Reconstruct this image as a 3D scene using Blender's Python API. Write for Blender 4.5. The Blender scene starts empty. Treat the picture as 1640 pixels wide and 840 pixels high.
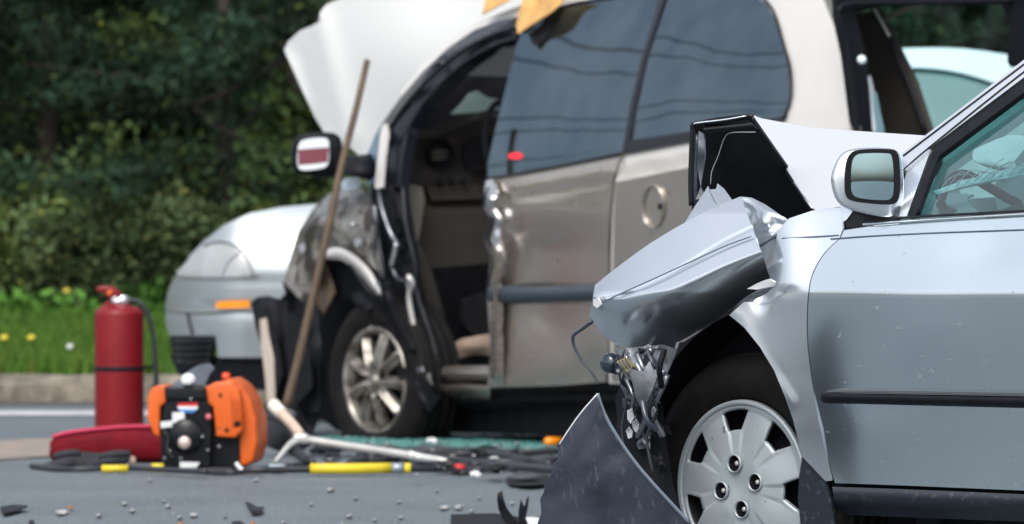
import bpy, bmesh, math, random
import numpy as np
from mathutils import Vector, Matrix, noise
from mathutils.geometry import delaunay_2d_cdt
random.seed(7); rng = np.random.default_rng(7)
S = bpy.context.scene
COL = S.collection
# ------------------------------------------------------------------ camera
F = 200.0/36.0*1640.0; CH = 0.854; HY = 394.0
cd = bpy.data.cameras.new('camera'); cam = bpy.data.objects.new('camera', cd); COL.objects.link(cam)
cam.location = (0, 0, CH); cam.rotation_euler = (math.radians(90), 0, 0)
cd.lens = 200; cd.sensor_width = 36; cd.shift_y = -(420-HY)/1640.0
cd.clip_start = 0.5; cd.clip_end = 2000
cd.dof.use_dof = True; cd.dof.focus_distance = 12.9; cd.dof.aperture_fstop = 8.2
S.camera = cam
# ------------------------------------------------------------------ sky and sun (overcast)
SUN_EL, SUN_AZ = 52, 200
w = bpy.data.worlds.new('World'); S.world = w; w.use_nodes = True
nt = w.node_tree; bg = nt.nodes['Background']
sky = nt.nodes.new('ShaderNodeTexSky'); sky.sky_type = 'NISHITA'; sky.sun_disc = False
sky.sun_elevation = math.radians(SUN_EL); sky.sun_rotation = math.radians(SUN_AZ)
sky.air_density = 1.0; sky.dust_density = 5.0; sky.ozone_density = 1.0
hs = nt.nodes.new('ShaderNodeHueSaturation'); hs.inputs['Saturation'].default_value = 0.40
nt.links.new(sky.outputs[0], hs.inputs['Color']); nt.links.new(hs.outputs[0], bg.inputs[0])
bg.inputs[1].default_value = 0.15
sl = bpy.data.lights.new('sun', 'SUN'); so = bpy.data.objects.new('sun', sl); COL.objects.link(so)
sl.energy = 0.6; sl.angle = math.radians(25); sl.color = (1, 0.97, 0.93)
az = math.radians(SUN_AZ); el = math.radians(SUN_EL)
sd = Vector((math.sin(az)*math.cos(el), math.cos(az)*math.cos(el), math.sin(el)))
so.rotation_euler = sd.to_track_quat('Z', 'Y').to_euler(); so.location = (0, -5, 12)
S.view_settings.view_transform = 'Standard'; S.view_settings.look = 'None'
S.view_settings.exposure = 0.66; S.view_settings.gamma = 1.0
# ------------------------------------------------------------------ materials
def mat(name, col, rough=0.5, metal=0.0, coat=0.0, spec=0.5, ns=None, nc=None, na=0.5, bump=0.0, bs=60, rv=0.0, emit=None, ior=None, trans=0.0, attr=None, sharp=False, specks=None):
    m = bpy.data.materials.new(name); m.use_nodes = True
    n = m.node_tree.nodes; L = m.node_tree.links; b = n['Principled BSDF']
    b.inputs['Base Color'].default_value = (*col, 1); b.inputs['Roughness'].default_value = rough
    b.inputs['Metallic'].default_value = metal; b.inputs['Coat Weight'].default_value = coat
    b.inputs['Coat Roughness'].default_value = 0.06
    b.inputs['Specular IOR Level'].default_value = spec
    if ior: b.inputs['IOR'].default_value = ior
    tc = n.new('ShaderNodeTexCoord')
    if ns:
        t = n.new('ShaderNodeTexNoise'); t.inputs['Scale'].default_value = ns; t.inputs['Detail'].default_value = 6
        L.new(tc.outputs['Object'], t.inputs['Vector'])
        r = n.new('ShaderNodeValToRGB'); r.color_ramp.elements[0].position = 0.5-na*0.5 if not sharp else na; r.color_ramp.elements[1].position = 0.5+na*0.5 if not sharp else na+0.04
        r.color_ramp.elements[0].color = (*col, 1); r.color_ramp.elements[1].color = (*(nc or [c*0.6 for c in col]), 1)
        L.new(t.outputs['Fac'], r.inputs[0]); src = r.outputs[0]
        if attr:
            a = n.new('ShaderNodeAttribute'); a.attribute_name = attr
            mx = n.new('ShaderNodeMix'); mx.data_type = 'RGBA'; mx.blend_type = 'MULTIPLY'; mx.inputs[0].default_value = 1
            L.new(src, mx.inputs[6]); L.new(a.outputs['Color'], mx.inputs[7]); src = mx.outputs[2]
        L.new(src, b.inputs['Base Color'])
        if rv:
            mr = n.new('ShaderNodeMapRange'); mr.inputs[3].default_value = rough; mr.inputs[4].default_value = rough+rv
            L.new(t.outputs['Fac'], mr.inputs[0]); L.new(mr.outputs[0], b.inputs['Roughness'])
    if specks:
        sc_, th, scol, sx, sy, sz = specks
        mp = n.new('ShaderNodeMapping'); mp.inputs['Scale'].default_value = (sx, sy, sz); L.new(tc.outputs['Object'], mp.inputs['Vector'])
        t3 = n.new('ShaderNodeTexNoise'); t3.inputs['Scale'].default_value = sc_; t3.inputs['Detail'].default_value = 4; L.new(mp.outputs[0], t3.inputs['Vector'])
        r3 = n.new('ShaderNodeMapRange'); r3.inputs[1].default_value = th; r3.inputs[2].default_value = th+0.05; r3.inputs[3].default_value = 0; r3.inputs[4].default_value = 1; L.new(t3.outputs['Fac'], r3.inputs[0])
        m3 = n.new('ShaderNodeMix'); m3.data_type = 'RGBA'; L.new(r3.outputs[0], m3.inputs[0])
        if b.inputs['Base Color'].links: L.new(b.inputs['Base Color'].links[0].from_socket, m3.inputs[6])
        else: m3.inputs[6].default_value = (*col, 1)
        m3.inputs[7].default_value = (*scol, 1); L.new(m3.outputs[2], b.inputs['Base Color'])
        m4 = n.new('ShaderNodeMath'); m4.operation = 'MULTIPLY'; m4.inputs[1].default_value = 1; L.new(r3.outputs[0], m4.inputs[0])
        m5 = n.new('ShaderNodeMapRange'); m5.inputs[3].default_value = rough; m5.inputs[4].default_value = 0.75; L.new(m4.outputs[0], m5.inputs[0]); L.new(m5.outputs[0], b.inputs['Roughness'])
    if bump:
        t2 = n.new('ShaderNodeTexNoise'); t2.inputs['Scale'].default_value = bs; t2.inputs['Detail'].default_value = 5
        L.new(tc.outputs['Object'], t2.inputs['Vector'])
        bp = n.new('ShaderNodeBump'); bp.inputs['Strength'].default_value = bump; bp.inputs['Distance'].default_value = 0.01
        L.new(t2.outputs['Fac'], bp.inputs['Height']); L.new(bp.outputs[0], b.inputs['Normal'])
    if trans: b.inputs['Transmission Weight'].default_value = trans
    if emit:
        b.inputs['Emission Color'].default_value = (*emit[0], 1); b.inputs['Emission Strength'].default_value = emit[1]
    return m
def glassmat(name, tint, fac, rough=0.02, gcol=(1, 1, 1)):
    m = bpy.data.materials.new(name); m.use_nodes = True
    n = m.node_tree.nodes; L = m.node_tree.links; n.remove(n['Principled BSDF'])
    tr = n.new('ShaderNodeBsdfTransparent'); tr.inputs[0].default_value = (*tint, 1)
    gl = n.new('ShaderNodeBsdfGlossy'); gl.inputs['Roughness'].default_value = rough; gl.inputs['Color'].default_value = (*gcol, 1)
    mx = n.new('ShaderNodeMixShader'); ly = n.new('ShaderNodeFresnel'); ly.inputs['IOR'].default_value = fac
    tc = n.new('ShaderNodeTexCoord'); t2 = n.new('ShaderNodeTexNoise'); t2.inputs['Scale'].default_value = 2.2; t2.inputs['Detail'].default_value = 1.0
    L.new(tc.outputs['Object'], t2.inputs['Vector'])
    bp = n.new('ShaderNodeBump'); bp.inputs['Strength'].default_value = 0.10; bp.inputs['Distance'].default_value = 0.02
    L.new(t2.outputs['Fac'], bp.inputs['Height']); L.new(bp.outputs[0], gl.inputs['Normal'])
    ge = n.new('ShaderNodeNewGeometry'); sb = n.new('ShaderNodeMath'); sb.operation = 'SUBTRACT'; sb.inputs[0].default_value = 1; L.new(ge.outputs['Backfacing'], sb.inputs[1])
    ml = n.new('ShaderNodeMath'); ml.operation = 'MULTIPLY'; L.new(ly.outputs[0], ml.inputs[0]); L.new(sb.outputs[0], ml.inputs[1])
    L.new(ml.outputs[0], mx.inputs[0]); L.new(tr.outputs[0], mx.inputs[1]); L.new(gl.outputs[0], mx.inputs[2])
    df = n.new('ShaderNodeBsdfDiffuse'); df.inputs[0].default_value = (.45, .5, .52, 1)
    t3 = n.new('ShaderNodeTexNoise'); t3.inputs['Scale'].default_value = 3.5; t3.inputs['Detail'].default_value = 8; L.new(tc.outputs['Object'], t3.inputs['Vector'])
    r3 = n.new('ShaderNodeMapRange'); r3.inputs[1].default_value = .35; r3.inputs[2].default_value = .8; r3.inputs[3].default_value = .0; r3.inputs[4].default_value = .07; L.new(t3.outputs['Fac'], r3.inputs[0])
    m6 = n.new('ShaderNodeMath'); m6.operation = 'MULTIPLY'; L.new(r3.outputs[0], m6.inputs[0]); L.new(sb.outputs[0], m6.inputs[1])
    m7 = n.new('ShaderNodeMixShader'); L.new(m6.outputs[0], m7.inputs[0]); L.new(mx.outputs[0], m7.inputs[1]); L.new(df.outputs[0], m7.inputs[2])
    L.new(m7.outputs[0], n['Material Output'].inputs[0]); return m
M = {}
M['silver'] = mat('silver_paint', (0.86, 0.90, 0.94), 0.27, 0.92, 0.5, ns=3, nc=(0.62, 0.69, 0.76), na=0.8)
M['silver_dirty'] = mat('dusty_silver_paint', (0.65, 0.73, 0.79), 0.17, 0.98, 0.4, ns=5, nc=(0.59, 0.66, 0.71), na=0.8, specks=(40, 0.68, (0.42, 0.45, 0.46), 1, 1, 1.6))
M['silver_edge'] = mat('bare_torn_edge', (0.75, 0.77, 0.8), 0.4, 0.3)
M['champ'] = mat('champagne_paint', (0.62, 0.565, 0.51), 0.27, 0.9, 0.25, ns=4, nc=(0.55, 0.50, 0.45), na=0.6, specks=(22, 0.68, (0.2, 0.17, 0.14), 1, 1, 1))
M['champ_skylit'] = mat('skylit_champagne_paint', (0.60, 0.585, 0.56), 0.25, 0.15, 0.6, ns=3, nc=(0.69, 0.675, 0.65), na=0.7)  # lit copy of the champagne paint, sky brightness put into the colour
M['carwhite'] = mat('silver_white_paint', (0.35, 0.40, 0.43), 0.28, 0.5, 0.3, ns=3, nc=(0.31, 0.36, 0.39), na=0.7)
M['hoodwhite'] = mat('hood_paint', (0.37, 0.39, 0.40), 0.4, 0.1, 0.1, ns=2, nc=(0.35, 0.37, 0.38), na=0.7)
M['black'] = mat('black_plastic', (0.005, 0.006, 0.009), 0.5, spec=0.15, ns=30, nc=(0.011, 0.012, 0.016), bump=0.1, bs=150)
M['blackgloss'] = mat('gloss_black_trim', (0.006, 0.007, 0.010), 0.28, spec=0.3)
M['rubber'] = mat('tyre_rubber', (0.005, 0.005, 0.006), 0.7, spec=0.15, ns=18, nc=(0.011, 0.0105, 0.0105), bump=0.3, bs=120)
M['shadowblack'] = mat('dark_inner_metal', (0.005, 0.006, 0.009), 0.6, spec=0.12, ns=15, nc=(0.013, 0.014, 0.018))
M['navy'] = mat('scuffed_navy_plastic', (0.018, 0.024, 0.040), 0.33, coat=0.3, ns=9, nc=(0.05, 0.06, 0.085), na=0.35, specks=(16, 0.60, (0.055, 0.066, 0.085), 5, 5, 1), bump=0.2, bs=30)
M['navy2'] = mat('dirty_sill_plastic', (0.018, 0.024, 0.036), 0.4, ns=60, nc=(0.05, 0.055, 0.06), na=0.6, sharp=True, bump=0.1, bs=80)
M['hub'] = mat('hubcap_silver', (0.38, 0.43, 0.46), 0.42, 0.35, ns=7, nc=(0.29, 0.335, 0.355), na=0.6, specks=(70, .70, (.10, .10, .09), 1, 1, 1), bump=0.02)
M['alloy'] = mat('alloy_wheel', (0.42, 0.40, 0.36), 0.35, 0.6, ns=14, nc=(0.09, 0.08, 0.07), na=0.35)
M['steel'] = mat('bent_steel', (0.35, 0.37, 0.40), 0.28, 0.85, ns=12, nc=(0.08, 0.09, 0.11), na=0.4, bump=0.3, bs=25)
M['chrome'] = mat('bright_metal', (0.75, 0.77, 0.8), 0.18, 0.9)
M['dullsteel'] = mat('grey_tool_steel', (0.62, 0.64, 0.63), 0.4, 0.4, ns=20, nc=(0.5, 0.5, 0.48))
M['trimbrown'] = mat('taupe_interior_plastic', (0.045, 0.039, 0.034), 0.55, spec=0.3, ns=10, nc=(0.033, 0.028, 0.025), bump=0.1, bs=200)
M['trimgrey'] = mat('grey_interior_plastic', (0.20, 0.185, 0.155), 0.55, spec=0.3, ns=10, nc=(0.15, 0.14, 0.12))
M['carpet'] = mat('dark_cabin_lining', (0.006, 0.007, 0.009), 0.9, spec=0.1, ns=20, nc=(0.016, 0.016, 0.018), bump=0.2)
M['seat'] = mat('tan_upholstery', (0.36, 0.27, 0.21), 0.85, ns=15, nc=(0.26, 0.2, 0.16), bump=0.2, bs=60)
M['sealgrey'] = mat('grey_green_jamb', (0.16, 0.165, 0.15), 0.5, ns=8, nc=(0.11, 0.115, 0.105))
M['red'] = mat('extinguisher_red', (0.21, 0.006, 0.012), 0.4, coat=0.1, spec=0.3, ns=5, nc=(0.16, 0.005, 0.009), na=0.6)
M['redcloth'] = mat('dark_red_canvas', (0.17, 0.004, 0.012), 0.7, spec=0.15, ns=12, nc=(0.10, 0.003, 0.008), bump=0.4, bs=40)
M['orange'] = mat('orange_plastic', (0.72, 0.125, 0.010), 0.42, ns=8, nc=(0.58, 0.095, 0.008), na=0.8, specks=(40, 0.67, (0.25, 0.06, 0.02), 1, 1, 1), bump=0.05, bs=60)
M['amber'] = mat('amber_lens', (0.95, 0.30, 0.01), 0.2, coat=0.3)
M['yellow'] = mat('yellow_sleeve', (0.72, 0.58, 0.02), 0.45, ns=15, nc=(0.55, 0.42, 0.02))
M['wood'] = mat('worn_wooden_handle', (0.13, 0.09, 0.055), 0.7, ns=9, nc=(0.045, 0.032, 0.022), na=0.6, bump=0.3, bs=60)
M['woodpale'] = mat('pale_wooden_handle', (0.62, 0.50, 0.40), 0.65, ns=20, nc=(0.5, 0.38, 0.3))
M['hose'] = mat('black_hose_rubber', (0.012, 0.014, 0.019), 0.4, ns=30, nc=(0.03, 0.033, 0.04))
M['white'] = mat('white_plastic', (0.75, 0.77, 0.78), 0.45, ns=20, nc=(0.6, 0.62, 0.64))
M['whitechip'] = mat('pale_plastic_chip', (0.30, 0.31, 0.31), 0.5, ns=20, nc=(0.5, 0.5, 0.48))
M['redchip'] = mat('red_plastic', (0.5, 0.015, 0.02), 0.4)
M['bluesticker'] = mat('blue_print', (0.06, 0.25, 0.6), 0.4)
M['pinksticker'] = mat('pink_print', (0.6, 0.14, 0.17), 0.4)
M['mirror_redtint'] = mat('painted_mirror_reflection', (0.24, 0.075, 0.10), 0.2, 0.5)
M['mirror'] = mat('mirror_glass', (0.42, 0.58, 0.62), 0.03, 1.0)
M['cloth'] = mat('tan_cotton_cloth', (0.62, 0.38, 0.14), 0.85, ns=14, nc=(0.45, 0.25, 0.08), bump=0.3, bs=30)
M['darkcloth'] = mat('dark_canvas', (0.018, 0.02, 0.026), 0.85, ns=10, nc=(0.03, 0.032, 0.04), bump=0.4, bs=20)
M['lens'] = mat('frosted_headlamp_lens', (0.36, 0.40, 0.41), 0.15, coat=0.3, ns=9, nc=(0.27, 0.30, 0.31))
M['tealglass'] = glassmat('green_tinted_glass', (0.55, 0.74, 0.75), 2.2, gcol=(0.85, 0.97, 1.0))
M['tintglass'] = glassmat('dark_privacy_glass', (0.02, 0.025, 0.03), 2.7, rough=0.03, gcol=(0.60, 0.80, 0.94))
M['crackglass'] = mat('crazed_windscreen_glass', (0.55, 0.78, 0.76), 0.35, ns=60, nc=(0.25, 0.48, 0.48), na=0.3, bump=0.5, bs=80)
M['tealtrim'] = mat('teal_grey_cabin_plastic', (0.14, 0.22, 0.23), 0.5, ns=6, nc=(0.10, 0.165, 0.17))
M['tealpale'] = mat('pale_deflated_airbag', (0.50, 0.60, 0.60), 0.7, ns=8, nc=(0.36, 0.46, 0.46), bump=0.5, bs=12)
M['paint'] = mat('road_marking_paint', (0.62, 0.63, 0.63), 0.6, ns=8, nc=(0.38, 0.39, 0.40), bump=0.1)
M['grooveline'] = mat('groove_dark_line', (0.12, 0.16, 0.22), 0.4, 0.3)  # thin dark line laid along the body grooves
M['bark'] = mat('bark', (0.045, 0.036, 0.028), 0.9, ns=8, nc=(0.02, 0.016, 0.013), bump=0.5, bs=20)
M['leafdark'] = mat('dark_foliage', (0.024, 0.048, 0.026), 0.75, ns=0.6, nc=(0.008, 0.019, 0.013), na=0.5, attr='tone', spec=0.08)
M['leafmid'] = mat('mid_foliage', (0.080, 0.118, 0.034), 0.75, ns=0.6, nc=(0.026, 0.055, 0.024), na=0.5, attr='tone', spec=0.08)
M['leafbrown'] = mat('olive_brown_foliage', (0.058, 0.078, 0.034), 0.75, ns=0.9, nc=(0.032, 0.062, 0.028), na=0.5, attr='tone', spec=0.08)
M['leafbright'] = mat('bright_weed_leaves', (0.06, 0.14, 0.022), 0.6, ns=2, nc=(0.035, 0.09, 0.018), na=0.5, attr='tone', spec=0.08)
M['grassblade'] = mat('grass_blades', (0.075, 0.155, 0.022), 0.7, ns=1.2, nc=(0.045, 0.105, 0.020), na=0.6, attr='tone', spec=0.08)
M['soil'] = mat('verge_soil', (0.04, 0.07, 0.02), 0.95, ns=6, nc=(0.06, 0.055, 0.03), bump=0.6, bs=10)
M['petal'] = mat('yellow_petals', (0.6, 0.47, 0.04), 0.6)
M['sand'] = mat('absorbent_granules', (0.34, 0.27, 0.22), 0.9, ns=5, nc=(0.16, 0.155, 0.155), na=0.4, bump=0.5, bs=60)
M['kerb'] = mat('weathered_concrete', (0.25, 0.22, 0.18), 0.9, ns=7, nc=(0.07, 0.068, 0.05), na=0.3, bump=0.5, bs=18)
M['glassbits'] = mat('green_glass_crumbs', (0.08, 0.26, 0.24), 0.2, ns=9, nc=(0.03, 0.10, 0.10), na=0.4)
def asphalt():
    m = mat('asphalt', (0.085, 0.108, 0.127), 0.5, ns=1.6, nc=(0.13, 0.155, 0.175), na=0.5, bump=0.5, bs=140)
    n = m.node_tree.nodes; L = m.node_tree.links; b = n['Principled BSDF']
    src = b.inputs['Base Color'].links[0].from_socket
    tc = [x for x in n if x.type == 'TEX_COORD'][0]
    v = n.new('ShaderNodeTexNoise'); v.inputs['Scale'].default_value = 90; v.inputs['Detail'].default_value = 3
    L.new(tc.outputs['Object'], v.inputs['Vector'])
    r = n.new('ShaderNodeValToRGB'); r.color_ramp.elements[0].color = (0.45, 0.45, 0.45, 1); r.color_ramp.elements[1].color = (1.9, 1.9, 1.85, 1)
    r.color_ramp.elements[0].position = .35; r.color_ramp.elements[1].position = .68
    L.new(v.outputs['Fac'], r.inputs[0])
    mx = n.new('ShaderNodeMix'); mx.data_type = 'RGBA'; mx.blend_type = 'MULTIPLY'; mx.inputs[0].default_value = 0.8
    L.new(src, mx.inputs[6]); L.new(r.outputs[0], mx.inputs[7]); L.new(mx.outputs[2], b.inputs['Base Color'])
    return m
M['asphalt'] = asphalt()
# ------------------------------------------------------------------ helpers
def ray(px, py): return Vector(((px-820)/F, 1.0, (HY-py)/F))
def at(px, py, D): return Vector((0, 0, CH)) + ray(px, py)*D
def gnd(px, py, z=0.0):
    r = ray(px, py); D = (z-CH)/r.z; return Vector((r.x*D, D, z))
class Surf:
    def __init__(s, px, D, yaw, w=None):
        a = math.radians(yaw)
        s.o = Vector(((px-820)/F*D, D, 0)); s.d = Vector((math.cos(a), -math.sin(a), 0)); s.n = Vector((-math.sin(a), -math.cos(a), 0)); s.w = w
    def P(s, px, py, off=0.0):
        r = ray(px, py); c = Vector((0, 0, CH)); wv = off
        if s.w: wv = off
        for _ in range(8 if s.w else 1):
            t = ((s.o + s.n*wv - c).dot(s.n))/r.dot(s.n); p = c + r*t
            if s.w: wv = off + s.w(p.z, (p-s.o).dot(s.d))
        return p
def thing(name, label, cat, loc, group=None):
    o = bpy.data.objects.new(name, None); COL.objects.link(o); o.location = loc
    o['label'] = label; o['category'] = cat
    if group: o['group'] = group
    return o
def tag(o, label, cat, group=None):
    o['label'] = label; o['category'] = cat
    if group: o['group'] = group
    return o
def root_of(o): return Vector(o.location) if o.parent is None else Vector((0, 0, 0))
def link(name, me, m, parent=None, smooth=True, label=None):
    o = bpy.data.objects.new(name, me); COL.objects.link(o)
    if m is not None:
        for mm in (m if isinstance(m, list) else [m]): me.materials.append(mm)
    if smooth and len(me.polygons): me.polygons.foreach_set('use_smooth', [True]*len(me.polygons))
    if parent is not None:
        o.parent = parent; o.matrix_parent_inverse = Matrix.Translation(-root_of(parent))
    else:
        # move origin to the base of the mesh
        if len(me.vertices):
            co = np.empty(len(me.vertices)*3); me.vertices.foreach_get('co', co); co = co.reshape(-1, 3)
            c = Vector(((co[:, 0].min()+co[:, 0].max())/2, (co[:, 1].min()+co[:, 1].max())/2, co[:, 2].min()))
            me.transform(Matrix.Translation(-c)); o.location = c
    if label: o['label'] = label
    return o
def solid(o, t, off=-1.0, even=False):
    if t:
        md = o.modifiers.new('thickness', 'SOLIDIFY'); md.thickness = t; md.offset = off; md.use_even_offset = even
        es = o.modifiers.new('crisp_rim', 'EDGE_SPLIT'); es.split_angle = math.radians(80)
    return o
def flipcam(bm):
    bm.normal_update(); s = 0
    for f in bm.faces: s += f.normal.dot(Vector((0, 0, CH)) - f.calc_center_median())*f.calc_area()
    if s < 0: bmesh.ops.reverse_faces(bm, faces=bm.faces)
def cr(pts, n=6, closed=False):
    """Catmull-Rom through points (any dimension)"""
    P = [Vector(p) for p in pts]; out = []; m = len(P)
    for i in range(m if closed else m-1):
        p1 = P[i]; p2 = P[(i+1) % m]
        p0 = P[i-1] if (i > 0 or closed) else p1*2-p2
        p3 = P[(i+2) % m] if (i+2 < m or closed) else p2*2-p1
        for k in range(n):
            t = k/n
            out.append(0.5*((2*p1)+(p2-p0)*t+(2*p0-5*p1+4*p2-p3)*t*t+(3*p1-p0-3*p2+p3)*t*t*t))
    if not closed: out.append(P[-1])
    return out
def inside(x, y, poly):
    c = False; j = len(poly)-1
    for i in range(len(poly)):
        xi, yi = poly[i][0], poly[i][1]; xj, yj = poly[j][0], poly[j][1]
        if (yi > y) != (yj > y) and x < (xj-xi)*(y-yi)/(yj-yi)+xi: c = not c
        j = i
    return c
def bumps(lst):
    """('g',x,y,rx,ry,h) gaussians; ('l',x1,y1,x2,y2,w,h) ridges; values in pixels and metres"""
    def f(x, y):
        s = 0
        for b in lst:
            if b[0] == 'g':
                s += b[5]*math.exp(-((x-b[1])/b[3])**2-((y-b[2])/b[4])**2)
            else:
                _, x1, y1, x2, y2, wd, h = b; dx, dy = x2-x1, y2-y1; L = dx*dx+dy*dy
                t = max(0, min(1, ((x-x1)*dx+(y-y1)*dy)/L)); d = math.hypot(x-x1-t*dx, y-y1-t*dy)
                s += h*math.exp(-(d/wd)**2)
        return s
    return f
def panel(name, poly, surf, m, parent, step=10, thick=0.006, extra=None, smooth=0, holes=(), label=None, off=0.0, jit=0.0):
    pl = [tuple(p) for p in (cr(poly, smooth, True) if smooth else poly)]
    # densify
    b = []
    for i in range(len(pl)):
        x1, y1 = pl[i][:2]; x2, y2 = pl[(i+1) % len(pl)][:2]; n = max(1, int(math.hypot(x2-x1, y2-y1)/step))
        for k in range(n): b.append((x1+(x2-x1)*k/n, y1+(y2-y1)*k/n))
    V = [Vector(p) for p in b]; faces = [list(range(len(b)))]; edges = []
    hol = []
    for h in holes:
        hh = [tuple(p)[:2] for p in (cr(h, 6, True))]; hol.append(hh); k0 = len(V); V += [Vector(p) for p in hh]
        edges += [(k0+i, k0+(i+1) % len(hh)) for i in range(len(hh))]
    xs = [p[0] for p in b]; ys = [p[1] for p in b]
    y = min(ys)+step/2; row = 0
    while y < max(ys):
        x = min(xs)+step/2+(step/2 if row % 2 else 0)
        while x < max(xs):
            if inside(x, y, b) and not any(inside(x, y, h) for h in hol):
                if min((x-q[0])**2+(y-q[1])**2 for q in b) > (step*0.4)**2: V.append(Vector((x, y)))
            x += step
        y += step*0.87; row += 1
    vo, eo, fo, *_ = delaunay_2d_cdt(V, edges, faces, 1, 1e-4)
    bm = bmesh.new(); vs = []
    for v in vo:
        e = off + (extra(v.x, v.y) if extra else 0)
        vs.append(bm.verts.new(surf.P(v.x, v.y, e)))
    for f in fo:
        cx = sum(vo[i].x for i in f)/len(f); cy = sum(vo[i].y for i in f)/len(f)
        if any(inside(cx, cy, h) for h in hol) or not inside(cx, cy, b): continue
        try: bm.faces.new([vs[i] for i in f])
        except ValueError: pass
    flipcam(bm)
    me = bpy.data.meshes.new(name); bm.to_mesh(me); bm.free()
    return solid(link(name, me, m, parent, label=label), thick)
def ruled(name, top, bot, surf, m, parent, offf=None, nu=40, nv=16, thick=0.006, label=None, sm=True):
    def resamp(pts, n):
        pts = cr(pts, 8) if sm else [Vector(p) for p in pts]
        d = [0]
        for i in range(1, len(pts)): d.append(d[-1]+(pts[i]-pts[i-1]).length)
        out = []
        for k in range(n+1):
            t = d[-1]*k/n; i = 1
            while i < len(d)-1 and d[i] < t: i += 1
            f = (t-d[i-1])/max(1e-9, d[i]-d[i-1]); out.append(pts[i-1].lerp(pts[i], f))
        return out
    A = resamp(top, nu); B = resamp(bot, nu); bm = bmesh.new(); g = []
    for i in range(nu+1):
        r = []
        for j in range(nv+1):
            v = j/nv; q = A[i].lerp(B[i], v)
            r.append(bm.verts.new(surf.P(q.x, q.y, offf(i/nu, v) if offf else 0)))
        g.append(r)
    for i in range(nu):
        for j in range(nv): bm.faces.new((g[i][j], g[i+1][j], g[i+1][j+1], g[i][j+1]))
    flipcam(bm); me = bpy.data.meshes.new(name); bm.to_mesh(me); bm.free()
    return solid(link(name, me, m, parent, label=label), thick)
def net(name, verts, faces, surf, m, parent, sub=2, thick=0.005, crease=(), cw=0.8, label=None):
    """verts (px,py,off); crumpled sheet metal"""
    bm = bmesh.new(); vs = [bm.verts.new(surf.P(*v)) for v in verts]
    for f in faces: bm.faces.new([vs[i] for i in f])
    flipcam(bm)
    if crease:
        cl = bm.edges.layers.float.new('crease_edge')
        for a, b in crease:
            e = bm.edges.get((vs[a], vs[b]))
            if e: e[cl] = cw
    me = bpy.data.meshes.new(name); bm.to_mesh(me); bm.free()
    o = link(name, me, m, parent, label=label)
    md = o.modifiers.new('sub', 'SUBSURF'); md.levels = sub; md.render_levels = sub; md.boundary_smooth = 'PRESERVE_CORNERS'; solid(o, thick)
    return o
def tube(name, pts, r, m, parent=None, n=8, sm=5, label=None, closed=False):
    P = cr(pts, sm, closed) if sm > 1 else [Vector(p) for p in pts]
    N = len(P); bm = bmesh.new(); rings = []
    up = Vector((0.13, 0.2, 0.97)).normalized()
    for i in range(N):
        t = (P[min(i+1, N-1)]-P[max(i-1, 0)]); t.normalize()
        s = t.cross(up)
        if s.length < 1e-3: s = t.cross(Vector((1, 0, 0)))
        s.normalize(); q = s.cross(t)
        rr = r(i/(N-1)) if callable(r) else r
        rings.append([bm.verts.new(P[i]+(s*math.cos(2*math.pi*k/n)+q*math.sin(2*math.pi*k/n))*rr) for k in range(n)])
    for i in range(N-1):
        for k in range(n): bm.faces.new((rings[i][k], rings[i][(k+1) % n], rings[i+1][(k+1) % n], rings[i+1][k]))
    if closed:
        for k in range(n): bm.faces.new((rings[-1][k], rings[-1][(k+1) % n], rings[0][(k+1) % n], rings[0][k]))
    else:
        bm.faces.new(rings[0][::-1]); bm.faces.new(rings[-1])
    bmesh.ops.recalc_face_normals(bm, faces=bm.faces)
    me = bpy.data.meshes.new(name); bm.to_mesh(me); bm.free()
    return link(name, me, m, parent, label=label)
def lathe(name, prof, origin, axis, m, parent=None, n=48, label=None, arc=None, ref=Vector((0, 0, 1))):
    """prof: list of (radius, along axis)"""
    ax = axis.normalized(); s = ax.cross(ref)
    if s.length < 1e-3: s = Vector((1, 0, 0))
    s.normalize(); q = ax.cross(s)
    bm = bmesh.new(); rings = []; full = arc is None; a0, a1 = arc or (0, 2*math.pi)
    for k in range(n if full else n+1):
        a = a0+(a1-a0)*k/n
        rings.append([bm.verts.new(origin+ax*h+(s*math.cos(a)+q*math.sin(a))*r) for r, h in prof])
    K = len(rings)
    for k in range(K if full else K-1):
        A = rings[k]; B = rings[(k+1) % K]
        for j in range(len(prof)-1): bm.faces.new((A[j], B[j], B[j+1], A[j+1]))
    bmesh.ops.remove_doubles(bm, verts=bm.verts, dist=1e-6)
    bmesh.ops.recalc_face_normals(bm, faces=bm.faces)
    me = bpy.data.meshes.new(name); bm.to_mesh(me); bm.free()
    return link(name, me, m, parent, label=label)
def box(name, c, size, m, parent=None, rot=None, bev=0.01, seg=2, label=None, taper=None):
    bm = bmesh.new(); bmesh.ops.create_cube(bm, size=1)
    for v in bm.verts:
        if taper and v.co.z > 0: v.co.x *= taper[0]; v.co.y *= taper[1]
        v.co.x *= size[0]; v.co.y *= size[1]; v.co.z *= size[2]
    if bev: bmesh.ops.bevel(bm, geom=bm.edges[:], offset=bev, segments=seg, profile=0.6, affect='EDGES')
    R = rot.to_4x4() if rot is not None else Matrix.Identity(4)
    bm.transform(Matrix.Translation(c) @ R)
    me = bpy.data.meshes.new(name); bm.to_mesh(me); bm.free()
    o = link(name, me, m, parent, smooth=True, label=label)
    return o
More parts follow.
